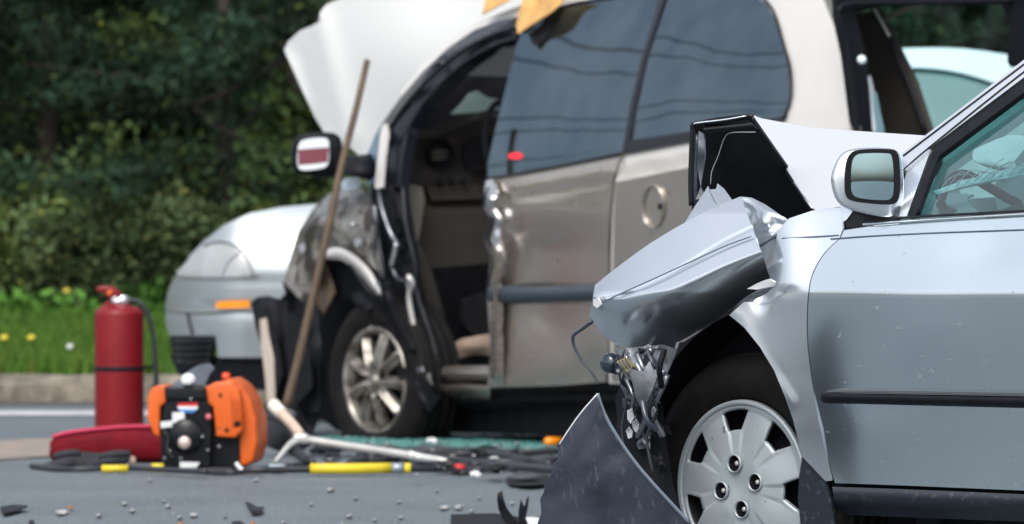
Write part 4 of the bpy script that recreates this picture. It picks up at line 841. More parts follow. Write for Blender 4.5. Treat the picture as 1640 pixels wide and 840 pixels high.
# rear wheel of the van
vax = Vector((-math.sin(math.radians(60)), -math.cos(math.radians(60)), 0))
rw = bpy.data.objects.new('wheel', None); COL.objects.link(rw); rw.parent = van; rw.matrix_parent_inverse = Matrix.Translation(-root_of(van))
rc = VD.o+VD.d*2.9+VD.n*-.02+Vector((0, 0, .33)); tyre(rw, rc, vax, .33, .2, .2)
lathe('alloy_disc', [(0, .0), (.15, .0), (.2, -.02)], rc, vax, M['alloy'], rw, n=32)
# front wheel
fax = Vector((-math.sin(math.radians(53)), -math.cos(math.radians(53)), 0)); fc = at(606, 612, 25.0)+fax*.02
fc.z = .262
fw_ = bpy.data.objects.new('wheel', None); COL.objects.link(fw_); fw_.parent = van; fw_.matrix_parent_inverse = Matrix.Translation(-root_of(van))
ft = tyre(fw_, fc, fax, .365, .232, .22)
for o_ in [ft]+[c_ for c_ in bpy.data.objects if c_.parent is ft]:
    for v_ in o_.data.vertices:
        if v_.co.z < .004: v_.co.x += (v_.co.x-fc.x)*.15; v_.co.z = .004+(v_.co.z+.09)*.05
def alz(r, kind, f, u):
    z = .03*(1-r*r)-.03
    if kind == 1 and .25 < r < .97: z += .02*math.sin(math.pi*f)-.015*math.sin(3*math.pi*f)*.5
    return z
polar_disc('alloy_spokes', fc, fax, .222, 9, M['alloy'], fw_, alz, (.40, .92, 5, 12.5), phase=.3, thick=.02, nr=16)
for k in range(5):
    a = .3+k*2*math.pi/5; sv = Vector((-fax.y, fax.x, 0)); lathe('lug_well', [(.018, .012), (.014, .004), (0, .003)], fc+(sv*math.cos(a)+Vector((0, 0, 1))*math.sin(a))*.07, fax, M['shadowblack'], fw_, n=16)
lathe('alloy_rim', [(.205, -.08), (.214, -.01), (.226, .008), (.236, .004), (.24, -.012)], fc, fax, M['alloy'], fw_, n=64)
lathe('brake_disc', [(.0, -.07), (.20, -.07), (.22, -.09)], fc, fax, M['shadowblack'], fw_, n=40)
lathe('centre_cap', [(0, .012), (.02, .012), (.028, .002), (.028, -.02)], fc, fax, M['alloy'], fw_, n=20)
# crushed front wing
cf = [(505, 330, -.10), (530, 308, -.10), (552, 296, -.06), (588, 300, -.05), (596, 345, -.04), (600, 380, .0), (612, 440, .04), (560, 380, .06), (545, 330, .02), (478, 370, -.05), (462, 420, -.02), (455, 452, .02), (480, 480, .04), (500, 500, .0), (500, 430, .05), (520, 390, .0), (560, 400, .02), (515, 360, .04), (480, 430, -.03)]
net('crushed_wing', cf, [(0, 1, 8, 17), (1, 2, 3, 8), (3, 4, 7, 8), (4, 5, 16, 7), (0, 17, 9), (9, 17, 15, 14, 18), (9, 18, 10), (10, 18, 12, 11), (18, 14, 13, 12), (17, 8, 7, 16, 15), (5, 6, 16)], VD, mat('muddied_champagne_paint', (.34, .32, .29), .25, .6, .5, ns=9, nc=(.10, .09, .08), na=.3, bump=1.5, bs=9, specks=(7, .52, (.05, .045, .04), 1, 1, 1)), van, sub=3, crease=[(0, 17), (17, 9), (15, 14), (8, 17), (16, 7)], cw=.6)
panel('inner_wing_skin', [(500, 370), (545, 330), (600, 330), (620, 450), (640, 520), (600, 480), (520, 480), (490, 560), (470, 560), (470, 480)], VF, M['shadowblack'], van, step=20, off=-.12, thick=.02)
ruled('wheel_arch_lip', [(516, 406), (528, 398), (548, 398), (572, 412), (592, 432), (606, 455), (616, 472)], [(520, 416), (534, 416), (548, 418), (566, 430), (582, 446), (594, 462), (606, 474)], VD, M['champ_skylit'], van, offf=lambda u, v: .05+.02*math.sin(v*3), nu=24, nv=6, thick=.008)  # pale colour paints the bright highlight along the arch
panel('rusty_inner_panel', [(478, 430), (520, 420), (535, 470), (510, 520), (480, 560), (475, 500)], VF, mat('rusty_mud', (.13, .085, .05), .7, ns=14, nc=(.05, .045, .04), bump=.4), van, step=9, off=-.06, thick=.01, extra=bumps([('g', 495, 470, 12, 20, .04), ('g', 520, 450, 8, 16, -.03)]))
panel('inner_wing_skin', [(474, 470), (500, 440), (560, 430), (620, 470), (640, 560), (620, 660), (540, 690), (500, 660), (476, 640)], VF, M['shadowblack'], van, step=20, off=-.26, thick=.02)
# torn black front bumper
panel('torn_bumper', [(402, 485), (412, 476), (430, 474), (448, 480), (457, 470), (452, 452), (462, 452), (480, 470), (510, 500), (515, 560), (512, 660), (480, 665), (450, 650), (440, 660), (432, 640), (420, 560), (408, 520)], VF, M['black'], van, step=9, off=-.02, thick=.02, extra=bumps([('l', 430, 490, 440, 640, 8, .04), ('l', 470, 480, 480, 640, 10, -.05), ('g', 500, 560, 16, 40, .05)]))
panel('bumper_inner_strip', [(416, 512), (424, 510), (428, 540), (436, 575), (438, 640), (428, 644), (424, 600), (418, 550)], VF, mat('cream_foam', (.55, .47, .40), .6), van, step=7, off=.04, thick=.01)
for P0 in [[(424, 520), (440, 530), (452, 600), (440, 640), (430, 600)], [(460, 500), (490, 520), (500, 620), (475, 650), (462, 590)]]:
    panel('bumper_shard', P0, VF, M['shadowblack'], van, step=8, off=.03, thick=.008)
# door mirror of the van
VM = Surf(505, 24.8, 2)
vm = bpy.data.objects.new('door_mirror', None); COL.objects.link(vm); vm.parent = van; vm.matrix_parent_inverse = Matrix.Translation(-root_of(van))
hm = cr([(467, 245), (472, 224), (486, 215), (515, 212), (536, 214), (547, 226), (548, 255), (543, 276), (528, 285), (495, 281), (474, 277), (468, 265)], 5, True); MC = Vector((508, 248))
loft('mirror_housing', [[VM.P(p.x, p.y, .05) for p in scl(hm, MC, .95)], [VM.P(p.x, p.y, .02) for p in hm], [VM.P(p.x, p.y, -.06) for p in scl(hm, MC, .9, 2, 0)], [VM.P(p.x, p.y, -.11) for p in scl(hm, MC, .5, 5, 2)]], M['black'], vm)
panel('mirror_glass', [(476, 250), (479, 231), (488, 224), (512, 221), (525, 224), (527, 240), (526, 260), (518, 269), (490, 273), (478, 269)], VM, mat('bright_mirror_glass', (.52, .56, .58), .04, 1.0), vm, step=7, smooth=3, off=.068, thick=.003, extra=lambda x, y: .0003*(y-248))
panel('painted_red_reflection', [(477, 240), (500, 238), (526, 236), (525, 260), (500, 263), (478, 265)], VM, M['mirror_redtint'], vm, step=7, off=.076, thick=.002)  # red reflection painted over the glass as a tinted panel
loft('mirror_arm', [[VD.P(x, y, .12) for x, y in ellipse(545, 262, 6, 18, 12)], [VD.P(x, y, .10) for x, y in ellipse(565, 266, 8, 16, 12)], [VD.P(x, y, .02) for x, y in ellipse(592, 268, 10, 22, 12)]], M['black'], vm)
panel('wiper_cowl_piece', [(545, 296), (552, 286), (572, 284), (578, 294), (570, 304), (552, 306)], VD, mat('blue_white_plastic', (.42, .5, .58), .3), van, step=6, off=.03, thick=.01)
# raised hood, in its own steep plane beyond the windscreen
VH = Surf(640, 25.7, 12, lambda z, s: -.25*(z-1.2))
panel('raised_hood', [(455, 80), (462, 66), (480, 50), (498, 42), (510, 36), (513, 20), (522, 8), (545, -2), (600, -14), (700, -30), (860, -40), (840, 20), (780, 52), (720, 90), (674, 134), (640, 180), (610, 225), (600, 262), (590, 262), (560, 236), (538, 232), (520, 214), (505, 190), (480, 135)], VH, M['hoodwhite'], van, step=14, thick=.035, extra=bumps([('l', 512, 36, 560, 220, 16, .012), ('g', 660, 90, 110, 110, .03), ('l', 470, 70, 510, 200, 8, -.01)]))
# rear opening: jambs, trims, far side wall
ra = Surf(1370, 21.7, -30)
# rear plane: passes the D-pillar corner, runs away to the right
RP = ra
panel('rear_jamb', [(1316, -40), (1341, -40), (1341, 26), (1354, 86), (1369, 201), (1376, 330), (1382, 640), (1350, 640), (1362, 330), (1360, 201), (1348, 99), (1335, 43), (1318, 0)], VD, M['sealgrey'], van, step=10, thick=.03, off=-.01)
panel('rear_inner_jamb', [(1340, -40), (1400, -40), (1398, 12), (1370, 24), (1381, 64), (1392, 140), (1400, 240), (1400, 640), (1378, 640), (1372, 330), (1368, 201), (1353, 86), (1340, 26)], RP, M['black'], van, step=12, thick=.03, off=-.03)
tube('tailgate_seal', [RP.P(x, y, .01) for x, y in [(1640, 2), (1500, 4), (1400, 5), (1356, 8), (1343, 20), (1348, 50), (1358, 90), (1372, 205), (1380, 330)]], .012, M['black'], van, n=8)
panel('headliner_edge', [(1340, -40), (1900, -60), (1900, -4), (1600, 2), (1400, 8), (1345, 18)], RP, M['black'], van, step=30, thick=.05, off=-.02)
lathe('striker_lamp', [(0, .01), (.014, .008), (.018, 0), (.014, -.01)], RP.P(1380, 96, .02), Vector((0, -1, 0)), mat('pale_lamp_lens', (.75, .86, .88), .3), van, n=16)
panel('cable_strip', [(1399, 150), (1404, 148), (1410, 180), (1416, 206), (1416, 240), (1408, 240), (1404, 200)], RP, mat('teal_strip', (.16, .28, .32), .4), van, step=6, off=.0, thick=.006)
FWL = Surf(1440, 21.2, 60)     # far side wall, inside the van
FW2 = Surf(1520, 22.6, 60)
panel('far_pillar_trim', [(1369, 26), (1399, 17), (1424, 69), (1454, 129), (1480, 210), (1500, 280), (1411, 290), (1411, 210), (1399, 141), (1381, 64)], FW2, M['trimbrown'], van, step=10, thick=.05)
tube('pillar_edge', [FW2.P(x, y, .03) for x, y in [(1399, 16), (1424, 60), (1436, 90), (1458, 140), (1482, 212)]], .012, M['black'], van, n=8)
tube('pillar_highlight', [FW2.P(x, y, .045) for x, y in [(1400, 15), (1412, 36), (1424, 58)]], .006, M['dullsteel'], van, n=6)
tube('window_strut', [FW2.P(x, y, .0) for x, y in [(1414, 36), (1440, 20), (1480, 6)]], .010, M['trimgrey'], van, n=8)
panel('far_headrest', [(1596, -10), (1606, 10), (1617, 47), (1613, 99), (1618, 108), (1640, 98), (1700, 80), (1700, -10)], FW2, M['black'], van, step=12, thick=.06, off=.1)
panel('far_side_glass', [(1400, 10), (1440, 0), (1700, -10), (1720, 290), (1500, 290), (1480, 205), (1454, 127), (1424, 64)], FW2, glassmat('cabin_glass', (.78, .88, .89), 1.35), van, step=30, thick=.005, off=-.05)
# tan cloth on the roof
clo = thing('tan_cloth', 'tan yellow cloth draped over the roof edge above the minivan window', 'cloth', VD.P(850, 10, .05))
net('cloth_fold', [(846, -30, .10), (912, -30, .12), (908, 0, .06), (880, 22, .10), (850, 40, .07), (829, 54, .09), (826, 40, .05), (834, 10, .10), (868, -5, .03), (852, 22, .04), (885, 5, .12)], [(0, 1, 2, 10, 8), (0, 8, 9, 7), (7, 9, 4, 5, 6), (8, 10, 3, 9), (10, 2, 3), (9, 3, 4)], VD, M['cloth'], clo, sub=3, crease=[(8, 9)], cw=.5)
net('cloth_corner', [(784, -30, .1), (845, -30, .1), (822, -2, .06), (800, 8, .1), (772, 24, .06), (776, 8, .09), (800, -8, .03)], [(0, 1, 2, 6), (0, 6, 5), (6, 2, 3), (5, 6, 3, 4)], VD, M['cloth'], clo, sub=3)
# ------------------------------------------------------------------ SILVER WHITE CAR at left, behind the van
def wlc(z, s):
    k = max(0, z-.72); return -.9*k*k-.25*k-.10*max(0, .45-z)-(1.1*max(0, .28-s)**2*2.2 if s < .28 else 0)
LC = Surf(300, 27.5, 3, wlc)
lc = thing('silver_white_car', 'silver white car with amber side marker behind the minivan at left', 'car', LC.o.copy())
ol = [(268, 470), (275, 452), (290, 430), (305, 408), (328, 385), (360, 360), (400, 342), (450, 332), (520, 326), (620, 322), (700, 330), (700, 560), (560, 575), (420, 573), (350, 573), (345, 540), (272, 540), (266, 520), (265, 490)]
panel('body', ol, LC, M['carwhite'], lc, step=10, thick=.03, extra=bumps([('l', 268, 495, 420, 495, 5, -.02), ('l', 290, 448, 520, 452, 4, -.006), ('g', 350, 418, 50, 30, .01)]))
panel('headlight', [(288, 442), (300, 420), (322, 396), (345, 389), (372, 392), (390, 405), (403, 430), (406, 442)], LC, M['lens'], lc, step=8, thick=.01, off=.012, smooth=3)
tube('headlight_seam', [LC.P(x, y, .016) for x, y in [(326, 394), (350, 388), (374, 392), (392, 406), (402, 428), (405, 443)]], .005, M['sealgrey'], lc, n=6)
tube('headlight_divider', [LC.P(x, y, .018) for x, y in [(355, 441), (362, 425), (372, 412), (384, 404)]], .003, M['carwhite'], lc, n=6)
ruled('side_marker', [(346, 484), (372, 482), (400, 481)], [(346, 494), (372, 494), (400, 493)], LC, M['amber'], lc, offf=lambda u, v: .02, nu=10, nv=3, thick=.008)
tube('bumper_seam', [LC.P(x, y, .004) for x, y in [(268, 497), (300, 501), (350, 500), (420, 499), (520, 497)]], .006, M['sealgrey'], lc, n=6)
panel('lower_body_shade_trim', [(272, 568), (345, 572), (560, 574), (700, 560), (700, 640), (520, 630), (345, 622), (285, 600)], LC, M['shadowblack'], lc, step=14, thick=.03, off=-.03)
gr = panel('fog_grille', [(272, 538), (344, 538), (342, 560), (335, 585), (300, 592), (282, 580), (275, 560)], LC, M['black'], lc, step=8, thick=.02, off=.008)
for k in range(4): tube('grille_slat', [LC.P(280+k*2, 546+k*11, .02), LC.P(310, 547+k*11, .025), LC.P(341-k*2, 546+k*11, .02)], .008, M['blackgloss'], gr, n=6)
tube('tow_cover_line', [LC.P(x, y, .01) for x, y in [(300, 500), (304, 520), (308, 536)]], .006, M['black'], lc, n=6)
# rest of the car body: roof and far side as a lofted shell behind
def L3(u, w, z): return LC.o+LC.d*u-LC.n*w+Vector((0, 0, z))
secs = [(.12, [(.45, .25), (.42, .55), (.6, .66), (1.2, .66), (1.3, .55), (1.3, .25)]), (.6, [(.12, .25), (.08, .68), (.2, .93), (1.6, .93), (1.72, .68), (1.68, .25)]), (1.4, [(.08, .25), (.06, .72), (.22, 1.02), (1.58, 1.02), (1.74, .72), (1.7, .25)]), (2.1, [(.08, .25), (.06, .72), (.42, 1.42), (1.38, 1.42), (1.74, .72), (1.7, .25)]), (3.4, [(.08, .25), (.06, .72), (.42, 1.42), (1.38, 1.42), (1.74, .72), (1.7, .25)]), (4.3, [(.1, .3), (.08, .72), (.3, .98), (1.5, .98), (1.72, .72), (1.68, .3)]), (4.6, [(.2, .4), (.2, .7), (.35, .9), (1.45, .9), (1.6, .7), (1.6, .4)])]
loft('body_shell', [[L3(u, a, z) for a, z in r] for u, r in secs], M['carwhite'], lc)
for u in (.95, 3.6):
    w_ = bpy.data.objects.new('wheel', None); COL.objects.link(w_); w_.parent = lc; w_.matrix_parent_inverse = Matrix.Translation(-root_of(lc))
    c = L3(u, -.02+.03, .31); tyre(w_, c, LC.n, .31, .2, .19); lathe('hubcap', [(0, .01), (.12, .006), (.2, -.01)], c, LC.n, M['hub'], w_, n=32)
# ------------------------------------------------------------------ white car seen through the van
wcx, wcy = 2.55, 28.2
wv = thing('white_suv', 'white vehicle with green windscreen seen through the open back of the minivan', 'car', (wcx, wcy, 0))
WS = Surf(1525, 27.6, 4, lambda z, s: -.6*max(0, z-1.2))
panel('roof_edge', [(1420, 92), (1435, 80), (1470, 77), (1540, 78), (1613, 88), (1680, 104), (1740, 130), (1740, 220), (1680, 175), (1640, 152), (1587, 131), (1540, 117), (1495, 110), (1450, 109), (1420, 118)], WS, M['carwhite'], wv, step=10, thick=.05, smooth=2)
panel('windscreen', [(1420, 116), (1450, 107), (1495, 108), (1540, 115), (1587, 129), (1640, 150), (1700, 185), (1720, 290), (1560, 300), (1420, 300)], WS, mat('green_window_glass', (.035, .12, .125), .12, coat=.5, ns=3, nc=(.05, .17, .17)), wv, step=14, thick=.02, off=-.03)
def W3(u, w, z): return WS.o+WS.d*u-WS.n*w+Vector((0, 0, z))
secs = [(-1.2, [(.1, .3), (.0, .9), (.15, 1.1), (1.5, 1.1), (1.7, .9), (1.6, .3)]), (-.6, [(.1, .3), (.0, .95), (.28, 1.68), (1.4, 1.68), (1.7, .95), (1.6, .3)]), (.3, [(.1, .3), (.0, .95), (.3, 1.72), (1.4, 1.72), (1.7, .95), (1.6, .3)]), (1.6, [(.1, .3), (.0, .95), (.3, 1.5), (1.4, 1.5), (1.7, .95), (1.6, .3)]), (3.2, [(.1, .3), (.0, .95), (.1, 1.0), (1.6, 1.0), (1.7, .95), (1.6, .3)])]
loft('body_shell', [[W3(u, a+.09, z) for a, z in r] for u, r in secs], M['carwhite'], wv)
for u in (-.5, 2.4):
    w_ = bpy.data.objects.new('wheel', None); COL.objects.link(w_); w_.parent = wv; w_.matrix_parent_inverse = Matrix.Translation(-root_of(wv))
    c = W3(u, .05, .34); tyre(w_, c, WS.n, .34, .2, .2); lathe('hubcap', [(0, .01), (.12, .006), (.2, -.01)], c, WS.n, M['hub'], w_, n=32)
# ------------------------------------------------------------------ fire extinguisher
De = 25.3; ec = Vector(((191-820)/F*De, De, 0)); sE = F/De
def ez(py): return CH+(HY-py)/sE
ext = thing('fire_extinguisher', 'red fire extinguisher with black hose standing on the road', 'fire extinguisher', ec)
r = 39.5/sE; zb = .0; zt = ez(501)
lathe('cylinder', [(0, zb), (r*.93, zb), (r*.98, zb+.015), (r, zb+.03), (r, zt-.01), (r*.985, zt+.002), (r*.9, ez(496)), (r*.7, ez(492)), (r*.4, ez(488)), (r*.3, ez(486)), (r*.3, ez(482)), (0, ez(482))], ec, Vector((0, 0, 1)), M['red'], ext, n=64, ref=Vector((1, 0, 0)))
lathe('strap', [(r*1.0, ez(595)), (r*1.015, ez(594)), (r*1.02, ez(591)), (r*1.015, ez(588)), (r*1.0, ez(587))], ec, Vector((0, 0, 1)), M['black'], ext, n=48, ref=Vector((1, 0, 0)))
E = lambda px, py, dy=0: at(px, py, De+dy)
lathe('neck_collar', [(.0, 0), (.032, 0), (.034, .02), (.024, .035), (0, .035)], Vector((ec.x-.002, De, ez(489))), Vector((0, 0, 1)), M['chrome'], ext, n=24, ref=Vector((1, 0, 0)))
box('valve_body', E(188, 484), (.05, .045, .05), M['chrome'], ext, bev=.012)
lathe('pressure_gauge', [(0, .014), (.022, .014), (.025, .008), (.025, -.01), (0, -.01)], E(198, 482, -.03), Vector((.3, -1, 0)), M['chrome'], ext, n=24)
tube('carry_handle', [E(160, 503), E(164, 494), E(174, 486), E(186, 478)], .011, M['red'], ext, n=8)
tube('squeeze_lever', [E(155, 464), E(166, 463), E(178, 465), E(190, 474)], lambda u: .012+.008*u, M['red'], ext, n=8)
net('lever_plate', [(156, 461, 0), (178, 460, 0), (194, 470, 0), (193, 480, .0), (176, 478, 0), (164, 468, 0)], [(0, 1, 2, 3, 4, 5)], Surf(190, De-.01, 0), M['red'], ext, sub=1, thick=.03)
lathe('safety_pin_seal', [(0, .012), (.012, .01), (.014, 0), (0, -.01)], E(176, 470, -.04), Vector((0, -1, 0)), M['orange'], ext, n=12)
hp = [E(200, 483), E(216, 482), E(230, 492), E(240, 514), E(246, 545), E(249, 580), E(250, 605), E(250, 622)]
tube('hose', hp, .0115, M['hose'], ext, n=10)
tube('hose_nozzle', [E(250, 616), E(251, 640)], lambda u: .016+.004*u, M['black'], ext, n=12, sm=2)
tube('hose_clip', [E(228, 588), E(248, 588)], .006, M['black'], ext, n=6, sm=2)
# ------------------------------------------------------------------ red bag
bagc = gnd(170, 742)
bag = thing('red_bag', 'flat dark red equipment bag lying in front of the extinguisher', 'bag', bagc)
Db = bagc.y+.12; BG = Surf(170, Db, 0)
bt = [(78, 712), (84, 698), (110, 690), (150, 684), (200, 681), (250, 681), (300, 684)]
rings = []
for k in range(13):
    u = k/12; x = 80+u*215; top = 693-14*math.sin(min(1, u*1.3)*1.57)+ (10 if u < .04 else 0)+2*math.sin(u*9); bot = 742
    cy = (top+bot)/2; ry = (bot-top)/2*(.75 if k in (0, 12) else 1); rg = []
    for j in range(16):
        a = 2*math.pi*j/16; ca, sa = math.cos(a), math.sin(a)
        yy = math.copysign(abs(sa)**.55, sa); xx = math.copysign(abs(ca)**.55, ca)
        p = BG.P(x, cy-yy*ry); p.y += xx*.16; p.x += .01*math.sin(j*2+k); rg.append(p)
    rings.append(rg)
bo = loft('bag_body', rings, M['redcloth'], bag); md = bo.modifiers.new('sub', 'SUBSURF'); md.levels = 2; md.render_levels = 2
tube('bag_piping', [BG.P(x, y, .14) for x, y in [(84, 700), (110, 693), (150, 688), (200, 684), (250, 683), (292, 685)]], .007, mat('crimson_piping', (.55, .02, .08), .5), bag, n=6)
# gloves and straps in front of the bag
gl = thing('black_gloves', 'crumpled black work gloves in front of the red bag', 'gloves', gnd(150, 752))
GS = Surf(150, gnd(150, 750).y, 0)
gv = [(92, 735, 0), (110, 726, .03), (140, 722, .05), (165, 728, .08), (190, 724, .04), (208, 730, .02), (205, 744, .06), (180, 746, .1), (150, 748, .08), (120, 749, .1), (92, 751, .05), (60, 748, .02), (45, 745, .0), (46, 750, .02), (70, 753, .04)]
net('glove_palm', gv, [(0, 1, 9, 10), (1, 2, 8, 9), (2, 3, 7, 8), (3, 4, 6, 7), (4, 5, 6), (0, 10, 11), (11, 10, 14), (11, 14, 13, 12)], GS, M['darkcloth'], gl, sub=3, thick=.05)
for x, y, x2, y2 in [(88, 731, 128, 726), (120, 742, 80, 748), (150, 744, 205, 736), (160, 732, 208, 727)]: tube('glove_finger', [GS.P(x, y, .12), GS.P((x+x2)/2, (y+y2)/2-2, .14), GS.P(x2, y2, .12)], .014, M['darkcloth'], gl, n=8)
kn = lathe('wooden_ball_grip', [(0, .018), (.014, .012), (.019, 0), (.014, -.012), (0, -.018)], GS.P(211, 738, .1), Vector((1, 0, .2)), M['woodpale'], None, n=16); tag(kn, 'small round wooden knob beside the black gloves', 'knob')
# ------------------------------------------------------------------ orange rescue power unit
Du = 21.6; US = Surf(320, Du, 6); UR = Surf(380, Du, -40)
pu = thing('rescue_power_unit', 'orange and black petrol power unit standing on the road', 'engine', gnd(325, 752))
def ublock(name, poly, off0, off1, m, bev=.006, label=None, surf=US):
    bm = bmesh.new(); A = [bm.verts.new(surf.P(x, y, off0)) for x, y in poly]; B = [bm.verts.new(surf.P(x, y, off0)-surf.n*(off1)) for x, y in poly]; n = len(poly)
    bm.faces.new(A); bm.faces.new(B[::-1])
    for i in range(n): bm.faces.new((A[i], B[i], B[(i+1) % n], A[(i+1) % n]))
    bmesh.ops.recalc_face_normals(bm, faces=bm.faces)
    if bev: bmesh.ops.bevel(bm, geom=bm.edges[:], offset=bev, segments=3, profile=.6, affect='EDGES', clamp_overlap=True)
    me = bpy.data.meshes.new(name); bm.to_mesh(me); bm.free(); return link(name, me, m, pu, label=label)
ublock('engine_block', [(256, 640), (380, 640), (384, 700), (384, 750), (258, 752)], -.02, .30, M['black'])
ublock('left_cover', [(236, 640), (240, 625), (250, 618), (266, 617), (266, 645), (256, 652), (256, 701), (246, 696), (236, 672)], .01, .26, M['orange'], .008, 'orange side cover left of the engine block')
ublock('right_cover', [(327, 622), (345, 612), (372, 612), (384, 625), (388, 660), (388, 690), (376, 702), (346, 700), (341, 652), (327, 644)], .02, .20, M['orange'], .010, 'large ribbed orange cover right of the engine block')
ublock('fuel_tank', [(350, 612), (368, 606), (386, 618), (402, 642), (411, 675), (412, 710), (405, 740), (392, 747), (380, 747), (378, 700), (384, 660), (372, 622)], -.03, .28, M['orange'], .018)
lathe('fuel_cap', [(0, .022), (.014, .02), (.016, 0)], US.P(362, 606, -.05), Vector((0, 0, 1)), mat('red_cap', (.75, .06, .01), .4), pu, n=16, ref=Vector((1, 0, 0)))
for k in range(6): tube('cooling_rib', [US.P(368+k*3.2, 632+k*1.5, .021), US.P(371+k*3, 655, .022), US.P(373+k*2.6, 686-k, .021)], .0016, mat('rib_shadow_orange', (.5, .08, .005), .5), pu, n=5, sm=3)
ublock('front_panel', [(262, 622), (330, 622), (333, 645), (338, 655), (338, 700), (336, 748), (262, 748), (258, 700), (262, 655), (266, 645)], .03, .1, M['shadowblack'], .006)
ublock('top_band', [(264, 620), (328, 620), (328, 640), (264, 640)], .04, .22, M['blackgloss'], .006)
net('carry_handle', [(272, 620, .02), (290, 604, .03), (306, 592, .0), (318, 584, -.02), (336, 582, -.05), (344, 590, -.05), (334, 600, -.04), (330, 618, 0), (300, 620, .04)], [(0, 1, 8), (1, 2, 7, 8), (2, 3, 6, 7), (3, 4, 5, 6)], US, mat('slate_grey_plastic', (.10, .12, .15), .35), pu, sub=2, thick=.03)
lathe('primer_cap', [(0, .012), (.02, .01), (.026, 0), (.028, -.01)], US.P(301, 606, .045), Vector((-.1, -.5, .85)), M['white'], pu, n=24, ref=Vector((1, 0, 0)))
def stick(poly, m, off=.036, nm='sticker'): return panel(nm, poly, US, m, pu, step=12, off=off, thick=.002)
stick([(285, 646), (316, 645), (317, 652), (284, 652)], M['redchip'], .033); stick([(284, 651), (317, 651), (316, 656), (286, 656)], M['white'], .034); stick([(286, 656), (316, 655), (310, 661), (288, 660)], M['bluesticker'], .033)
stick([(276, 661), (295, 660), (296, 677), (276, 678)], M['white'], .037); stick([(257, 676), (276, 674), (276, 684), (258, 686)], M['white'], .036)
stick([(288, 740), (320, 741), (312, 753), (288, 752)], M['white'], .036)
stick([(286, 693), (308, 692), (309, 696), (287, 697)], M['dullsteel'], .036)
lathe('recoil_housing', [(0, .02), (.055, .018), (.064, .008), (.068, 0)], US.P(298, 698, .03), US.n, M['blackgloss'], pu, n=28)
lathe('starter_knob', [(0, .034), (.02, .032), (.026, .024), (.022, .015)], US.P(297, 709, .04), US.n, mat('pinkish_metal_knob', (.62, .50, .47), .3, .4), pu, n=10)
lathe('choke_button', [(0, .014), (.010, .012), (.012, 0)], US.P(334, 668, .035), US.n, M['pinksticker'], pu, n=16)
for x, y in [(272, 723), (333, 722), (351, 716), (306, 640), (290, 735), (310, 680), (324, 700), (264, 735)]: lathe('screw_head', [(0, .008), (.006, .007), (.008, 0)], US.P(x, y, .034), US.n, M['steel'], pu, n=10)
lathe('screw_recess', [(0, .004), (.007, .003), (.008, 0)], US.P(363, 689, .022), US.n, M['shadowblack'], pu, n=10)
lathe('screw_recess', [(0, .004), (.011, .003), (.012, 0)], US.P(380, 679, .022), US.n, M['shadowblack'], pu, n=10)
lathe('screw_recess', [(0, .004), (.006, .003), (.007, 0)], US.P(353, 633, .022), US.n, M['shadowblack'], pu, n=10)
tube('fuel_line', [US.P(x, y, .045) for x, y in [(262, 690), (270, 702), (268, 720), (278, 735)]], .005, M['hose'], pu, n=6)
tube('base_bar', [US.P(238, 752, .03), US.P(300, 753, .04), US.P(385, 752, .03)], .009, M['blackgloss'], pu, n=8)
tube('lever_tab', [US.P(378, 742, .06), US.P(386, 752, .07), US.P(391, 757, .075)], .008, M['white'], pu, n=8)
# ------------------------------------------------------------------ long wooden pole leaning on the van
pa = gnd(460, 652); 
pole = tube('wooden_pole', [at(458, 652, 24.2), at(478, 575, 24.22), at(500, 480, 24.25), at(524, 375, 24.3), at(546, 270, 24.4), at(569, 180, 24.55), at(588, 98, 24.7)], lambda u: .020-.006*u, M['wood'], None, n=12)
tag(pole, 'long worn wooden pole leaning upright against the minivan front', 'pole')
# ------------------------------------------------------------------ tools on the road
G = lambda px, py, z=0.012: gnd(px, py+0, z)
hal = thing('forcible_entry_bar', 'pale steel pry bar with forked head lying on the hoses', 'pry bar', gnd(560, 745))
Dh = 21.9
tube('shaft', [at(487, 704, Dh), at(560, 715, Dh-.1), at(640, 727, Dh-.25), at(668, 731, Dh-.3)], .0155, M['dullsteel'], hal, n=12)
tube('forked_end', [at(655, 729, Dh-.28), at(675, 733, Dh-.3), at(700, 736, Dh-.34), at(716, 738, Dh-.36)], lambda u: .020-.012*u, M['dullsteel'], hal, n=10)
tube('pick_spike', [at(484, 702, Dh), at(465, 712, Dh-.05), at(450, 729, Dh-.1), at(439, 742, Dh-.12)], lambda u: .017-.011*u, M['dullsteel'], hal, n=10)
box('adze_head', at(482, 703, Dh), (.06, .05, .04), M['dullsteel'], hal, bev=.012)
mal = thing('wooden_mallet_handle', 'short pale wooden handle propped against the steel bar head', 'tool handle', at(455, 690, 22.2))
tube('grip', [at(437, 648, 22.2), at(452, 664, 22.15)], .026, mat('chalky_grip', (.75, .70, .62), .6), mal, n=12, sm=2)
tube('wooden_shaft', [at(450, 662, 22.15), at(466, 678, 22.1), at(482, 698, 22.0)], lambda u: .022-.003*u, M['woodpale'], mal, n=12)
yb = thing('yellow_sleeved_bar', 'long black hydraulic bar with bright yellow sleeve lying on the road', 'bar', gnd(560, 755))
tube('bar', [gnd(392, 753, .026), gnd(500, 752, .026), gnd(700, 751, .026)], .014, M['hose'], yb, n=10, sm=3)
tube('yellow_sleeve', [gnd(497, 751, .03), gnd(560, 751, .03), gnd(626, 750, .03)], .020, M['yellow'], yb, n=14, sm=3)
tube('yellow_tip', [gnd(648, 750, .03), gnd(658, 750, .03)], .019, M['yellow'], yb, n=14, sm=2)
tube('silver_collar', [gnd(627, 750, .03), gnd(647, 750, .03)], .020, mat('grey_collar', (.3, .34, .4), .35, .5), yb, n=14, sm=2)
tube('silver_collar', [gnd(431, 752, .02), gnd(456, 752, .02)], .0175, mat('blue_white_collar', (.55, .66, .74), .35), yb, n=14, sm=2)
